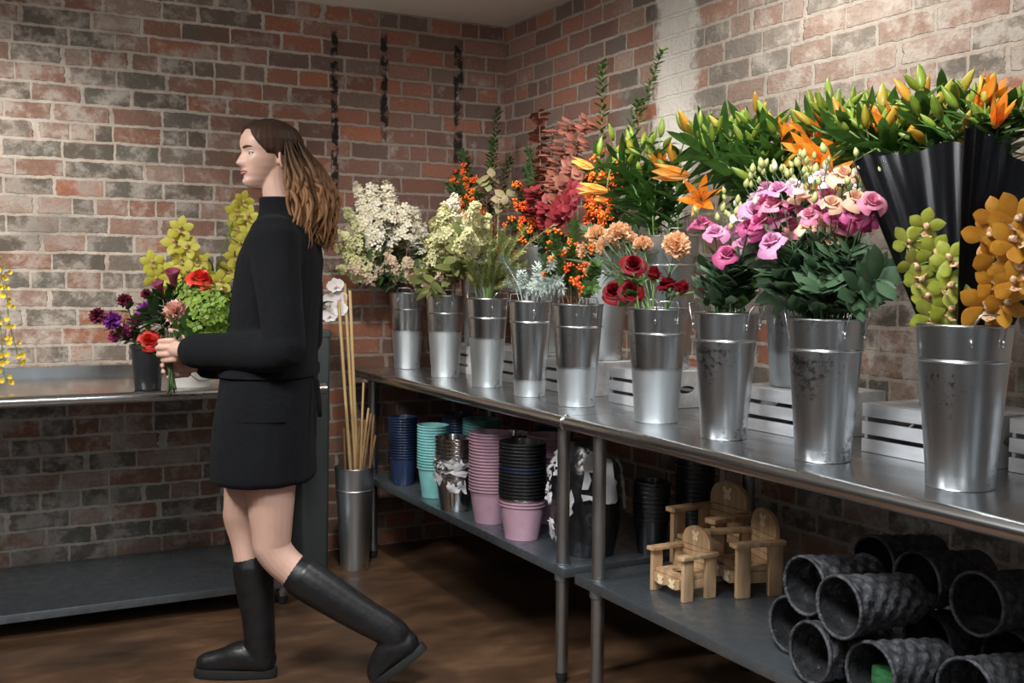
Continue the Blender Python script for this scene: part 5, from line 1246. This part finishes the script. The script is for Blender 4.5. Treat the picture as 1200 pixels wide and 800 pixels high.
# folds in the wool
me = co.data
nrm_ = [v_.normal.copy() for v_ in me.vertices]
for v_, n_ in zip(me.vertices, nrm_):
    p = v_.co+PO
    if p.z < 1.44: v_.co += n_*(.0045*noise.noise(V((p.x*9, p.y*9, p.z*3.2)))+.0025*noise.noise(V((p.x*22, p.y*22, p.z*10))))
me.update()
mb = MB(); mb.loft([ell(-.0415, 0, .985, .1535, .186, ex=2.3), ell(-.0425, 0, 1.0, .1545, .186, ex=2.3), ell(-.0445, 0, 1.018, .1515, .182, ex=2.3)], False); small('belt', mb, M_coat)
mb = MB(); mb.tube([W(-.188, .06, 1.0), W(-.205, .065, .97), W(-.212, .07, .90), W(-.214, .07, .86)], [.004, .007, .008, .007], 8); small('belt_tail', mb, M_coat)
for k in range(4):
    mb = MB(); z = 1.36-.11*k; mb.lathe([(0, .004), (.009, .003), (.011, 0), (0, -.001)], 14, T(W([.055, .066, .077, .092][k]-.005, .045, z)) @ align(PF*.95+PL_*.3)); small('button', mb, M_boot)
for sy, u0 in ((1, -.01),):
    mb = MB(); pts_ = []
    for i in range(3):
        for j in range(9):
            t_ = pi/2+.62-1.0*j/8; q = ell(-.036, 0, .90, .153, .188, 360, ex=2.3)[int(t_/(2*pi)*360) % 360]; pts_.append(q+PL_*.005+V((0, 0, -.022*i)))
    mb.add(pts_, [(i*9+j, i*9+j+1, (i+1)*9+j+1, (i+1)*9+j) for i in range(2) for j in range(8)]); small('pocket_flap', mb, M_coat)
# boots
def boot(shaft, rad, foot, frad, sole):
    b_ = MB(); limb(b_, shaft, rad, 22); limb(b_, foot, frad, 18)
    o = fuse('boot', b_, M_boot, .0045, 5, .5)
    P = [WV(p) for p in sole[0]]; Q = [WV(p) for p in sole[1]]
    s_ = MB().loft([P, Q]); link('sole', s_.mesh('sole', M_sole, PO, angle=radians(50), bevel=.003), o); return o
def sole_outline(heel, toe, z, hw=.043, up=(0, 0, 1), n=20):
    out = []
    for k in range(n*2):
        a = 2*pi*k/(2*n); c_, s_ = cos(a), sin(a); t_ = .5-.5*c_
        w = hw*abs(s_)**.6*(1 if s_ >= 0 else -1)*(.78+.30*t_)
        out.append((heel[0]+(toe[0]-heel[0])*t_+up[0]*z, heel[1]+w, heel[2]+(toe[2]-heel[2])*t_+up[2]*z))
    return out
boot([(.024, -.042, .365), (.020, -.042, .32), (.006, -.036, .20), (.000, -.034, .115), (-.004, -.034, .07)], [.064, .0635, .053, .0495, .046], [(-.012, -.034, .058), (.05, -.034, .068), (.12, -.036, .052), (.175, -.037, .042)], [.044, .050, .040, .034],
     [sole_outline((-.056, -.035, .002), (.212, -.035, .002), 0), sole_outline((-.056, -.035, .002), (.212, -.035, .002), .028)])
# trailing foot: heel raised, weight on the toe
hd_ = V((.145, 0, -.125)); hd_.normalize(); upv = (V((0, 0, 1))-hd_*hd_.z).normalized()
hl, tl = (-.548, .052, .128), (-.392, .052, .006)
boot([(-.150, .062, .360), (-.200, .060, .325), (-.335, .056, .238), (-.425, .052, .185), (-.455, .052, .160)], [.064, .064, .055, .050, .047], [(-.478, .052, .140), (-.440, .052, .125), (-.400, .052, .075), (-.388, .052, .046)], [.046, .050, .040, .033],
     [sole_outline(hl, tl, 0, .043, tuple(upv)), sole_outline(hl, tl, .026, .043, tuple(upv))])
# ---------------------------------------------------------------- the bouquet in her hands
random.seed(43)
HYD = panicle_mesh('bloom', P_hyg, .075, .062, 130, .014, 9, True)
CAL = MB(); CAL.lathe([(.004, -.03), (.008, .0), (.013, .03), (.022, .05), (.020, .052), (.010, .03), (.004, .005)], 14); CALM = CAL.mesh('bloom', P_bur)
gx, gw = .262, .012
def held(px, py, w, me, s, lb, mleaf=L_mid, nl=5, spd=None):
    v = _d+_r*((px-600)/FPX)-_u*((py-400)/FPX); t_ = ((PO+PL_*w)-CAM).dot(PL_)/v.dot(PL_); tip = CAM+v*t_
    base = W(gx+R(-.014, .010), gw+R(-.014, .010), .93+R(-.02, .03)); mid = W(gx+R(-.009, .007), gw+R(-.010, .008), 1.06)
    path = spline([base, mid, mid.lerp(tip, .55)+V((0, 0, .02)), tip], 7)
    lf = MB(); dress(lf, path, .62, .98, nl, .065, .028, .95, .5, .2, 1.1, 4, 1, .3)
    o, og = cut('bouquet_flower', lb, 'flower', None, path, .003, M_stem_d, mleaf, lf)
    if me: put(o, og, 'bloom', me, tip, (end_dir(path)+PL_*.7+V((0, 0, .2))).normalized(), None, s)
held(207, 366, .03, DAH, 1.0, 'large shell-pink dahlia at the front of the held bouquet')
held(246, 372, .02, HYD, 1.25, 'green hydrangea head nearest her coat in the held bouquet')
held(226, 352, -.03, HYD, .9, 'smaller green hydrangea behind the dahlia in the held bouquet')
held(234, 330, .0, SCA, 1.05, 'scarlet rose at the top of the held bouquet')
held(252, 345, .0, PPK, 1., 'small pink rose beside the scarlet one in the held bouquet')
held(204, 336, -.01, CALM, 1.1, 'dark burgundy calla above the dahlia in the held bouquet', L_dark)
held(190, 346, .0, CALM, .9, 'dark burgundy calla farthest left in the held bouquet', L_dark)
held(188, 374, .02, None, 1, 'dark leafy sprig left of the dahlia in the held bouquet', L_dark, 12)
held(222, 384, .05, None, 1, 'short leafy sprig just above her fingers', L_mid, 12)
held(262, 388, .04, None, 1, 'leafy sprig against her sleeve in the held bouquet', L_mid, 12)
for (px, py, w_, lb) in ((176, 358, -.02, 'dark fern frond at the far left of the held bouquet'), (198, 352, -.04, 'dark leafy sprig between the callas in the held bouquet'), (218, 372, -.05, 'dark leafy sprig behind the dahlia in the held bouquet'), (240, 352, -.06, 'dark leafy sprig below the scarlet rose in the held bouquet')):
    held(px, py, w_, None, 1, lb, L_dark, 16)
# ---------------------------------------------------------------- light
def area(name, loc, target, size, power, color=(1, .96, .9), spread=pi):
    l = bpy.data.lights.new(name, 'AREA'); l.energy = power; l.color = color; l.shape = 'DISK'; l.size = size; l.spread = spread
    o = bpy.data.objects.new(name, l); C.objects.link(o); o.location = loc
    o.rotation_euler = (V(target)-V(loc)).to_track_quat('-Z', 'Y').to_euler(); return o
def spot(name, loc, target, power, angle, blend=.6, size=.08, color=(1, .95, .88)):
    l = bpy.data.lights.new(name, 'SPOT'); l.energy = power; l.color = color; l.spot_size = radians(angle); l.spot_blend = blend; l.shadow_soft_size = size
    o = bpy.data.objects.new(name, l); C.objects.link(o); o.location = loc
    o.rotation_euler = (V(target)-V(loc)).to_track_quat('-Z', 'Y').to_euler(); return o
spot('ceiling_spot_left', (-2.7, -1.15, 2.48), (-2.2, .15, 1.42), 185, 64, .95, .12)
spot('ceiling_spot_right', (-1.2, -3.2, 2.48), (-.02, -2.4, 1.6), 100, 80, .9, .10)
spot('ceiling_spot_flowers', (-1.35, -1.75, 2.48), (-.35, -.75, 1.4), 175, 78, .9, .10)
area('ceiling_lamp_bench', (-.42, -2.15, 2.5), (-.45, -2.2, 0), .25, 13, (1, .97, .92))
area('ceiling_lamp_left', (-3.3, -2.0, 2.5), (-1.75, -1.3, 1.2), .5, 32, (1, .98, .95), radians(110))
area('ceiling_lamp_aisle', (-1.9, -3.3, 2.5), (-1.6, -3.0, 0), .9, 62, (.93, .97, 1), radians(120))
def fill_point(name, loc, power, color=(.95, .98, 1)):  # added fill point without a fixture, lifts the ceiling and walls
    l = bpy.data.lights.new(name, 'POINT'); l.energy = power; l.color = color; l.shadow_soft_size = .12
    o = bpy.data.objects.new(name, l); C.objects.link(o); o.location = loc
fill_point('fill_point_front', (-2.9, -5.6, 2.2), 14)
fill_point('fill_point_side', (-4.2, -3.4, 2.2), 4)
w = bpy.data.worlds.new('world'); sc.world = w; w.use_nodes = True
w.node_tree.nodes['Background'].inputs[0].default_value = (.6, .65, .7, 1); w.node_tree.nodes['Background'].inputs[1].default_value = .05
vs_ = sc.view_settings
sc.display_settings.display_device = 'sRGB'
vs_.view_transform = 'Standard'; vs_.look = 'None'; vs_.exposure = .08; vs_.gamma = 1; vs_.use_curve_mapping = False
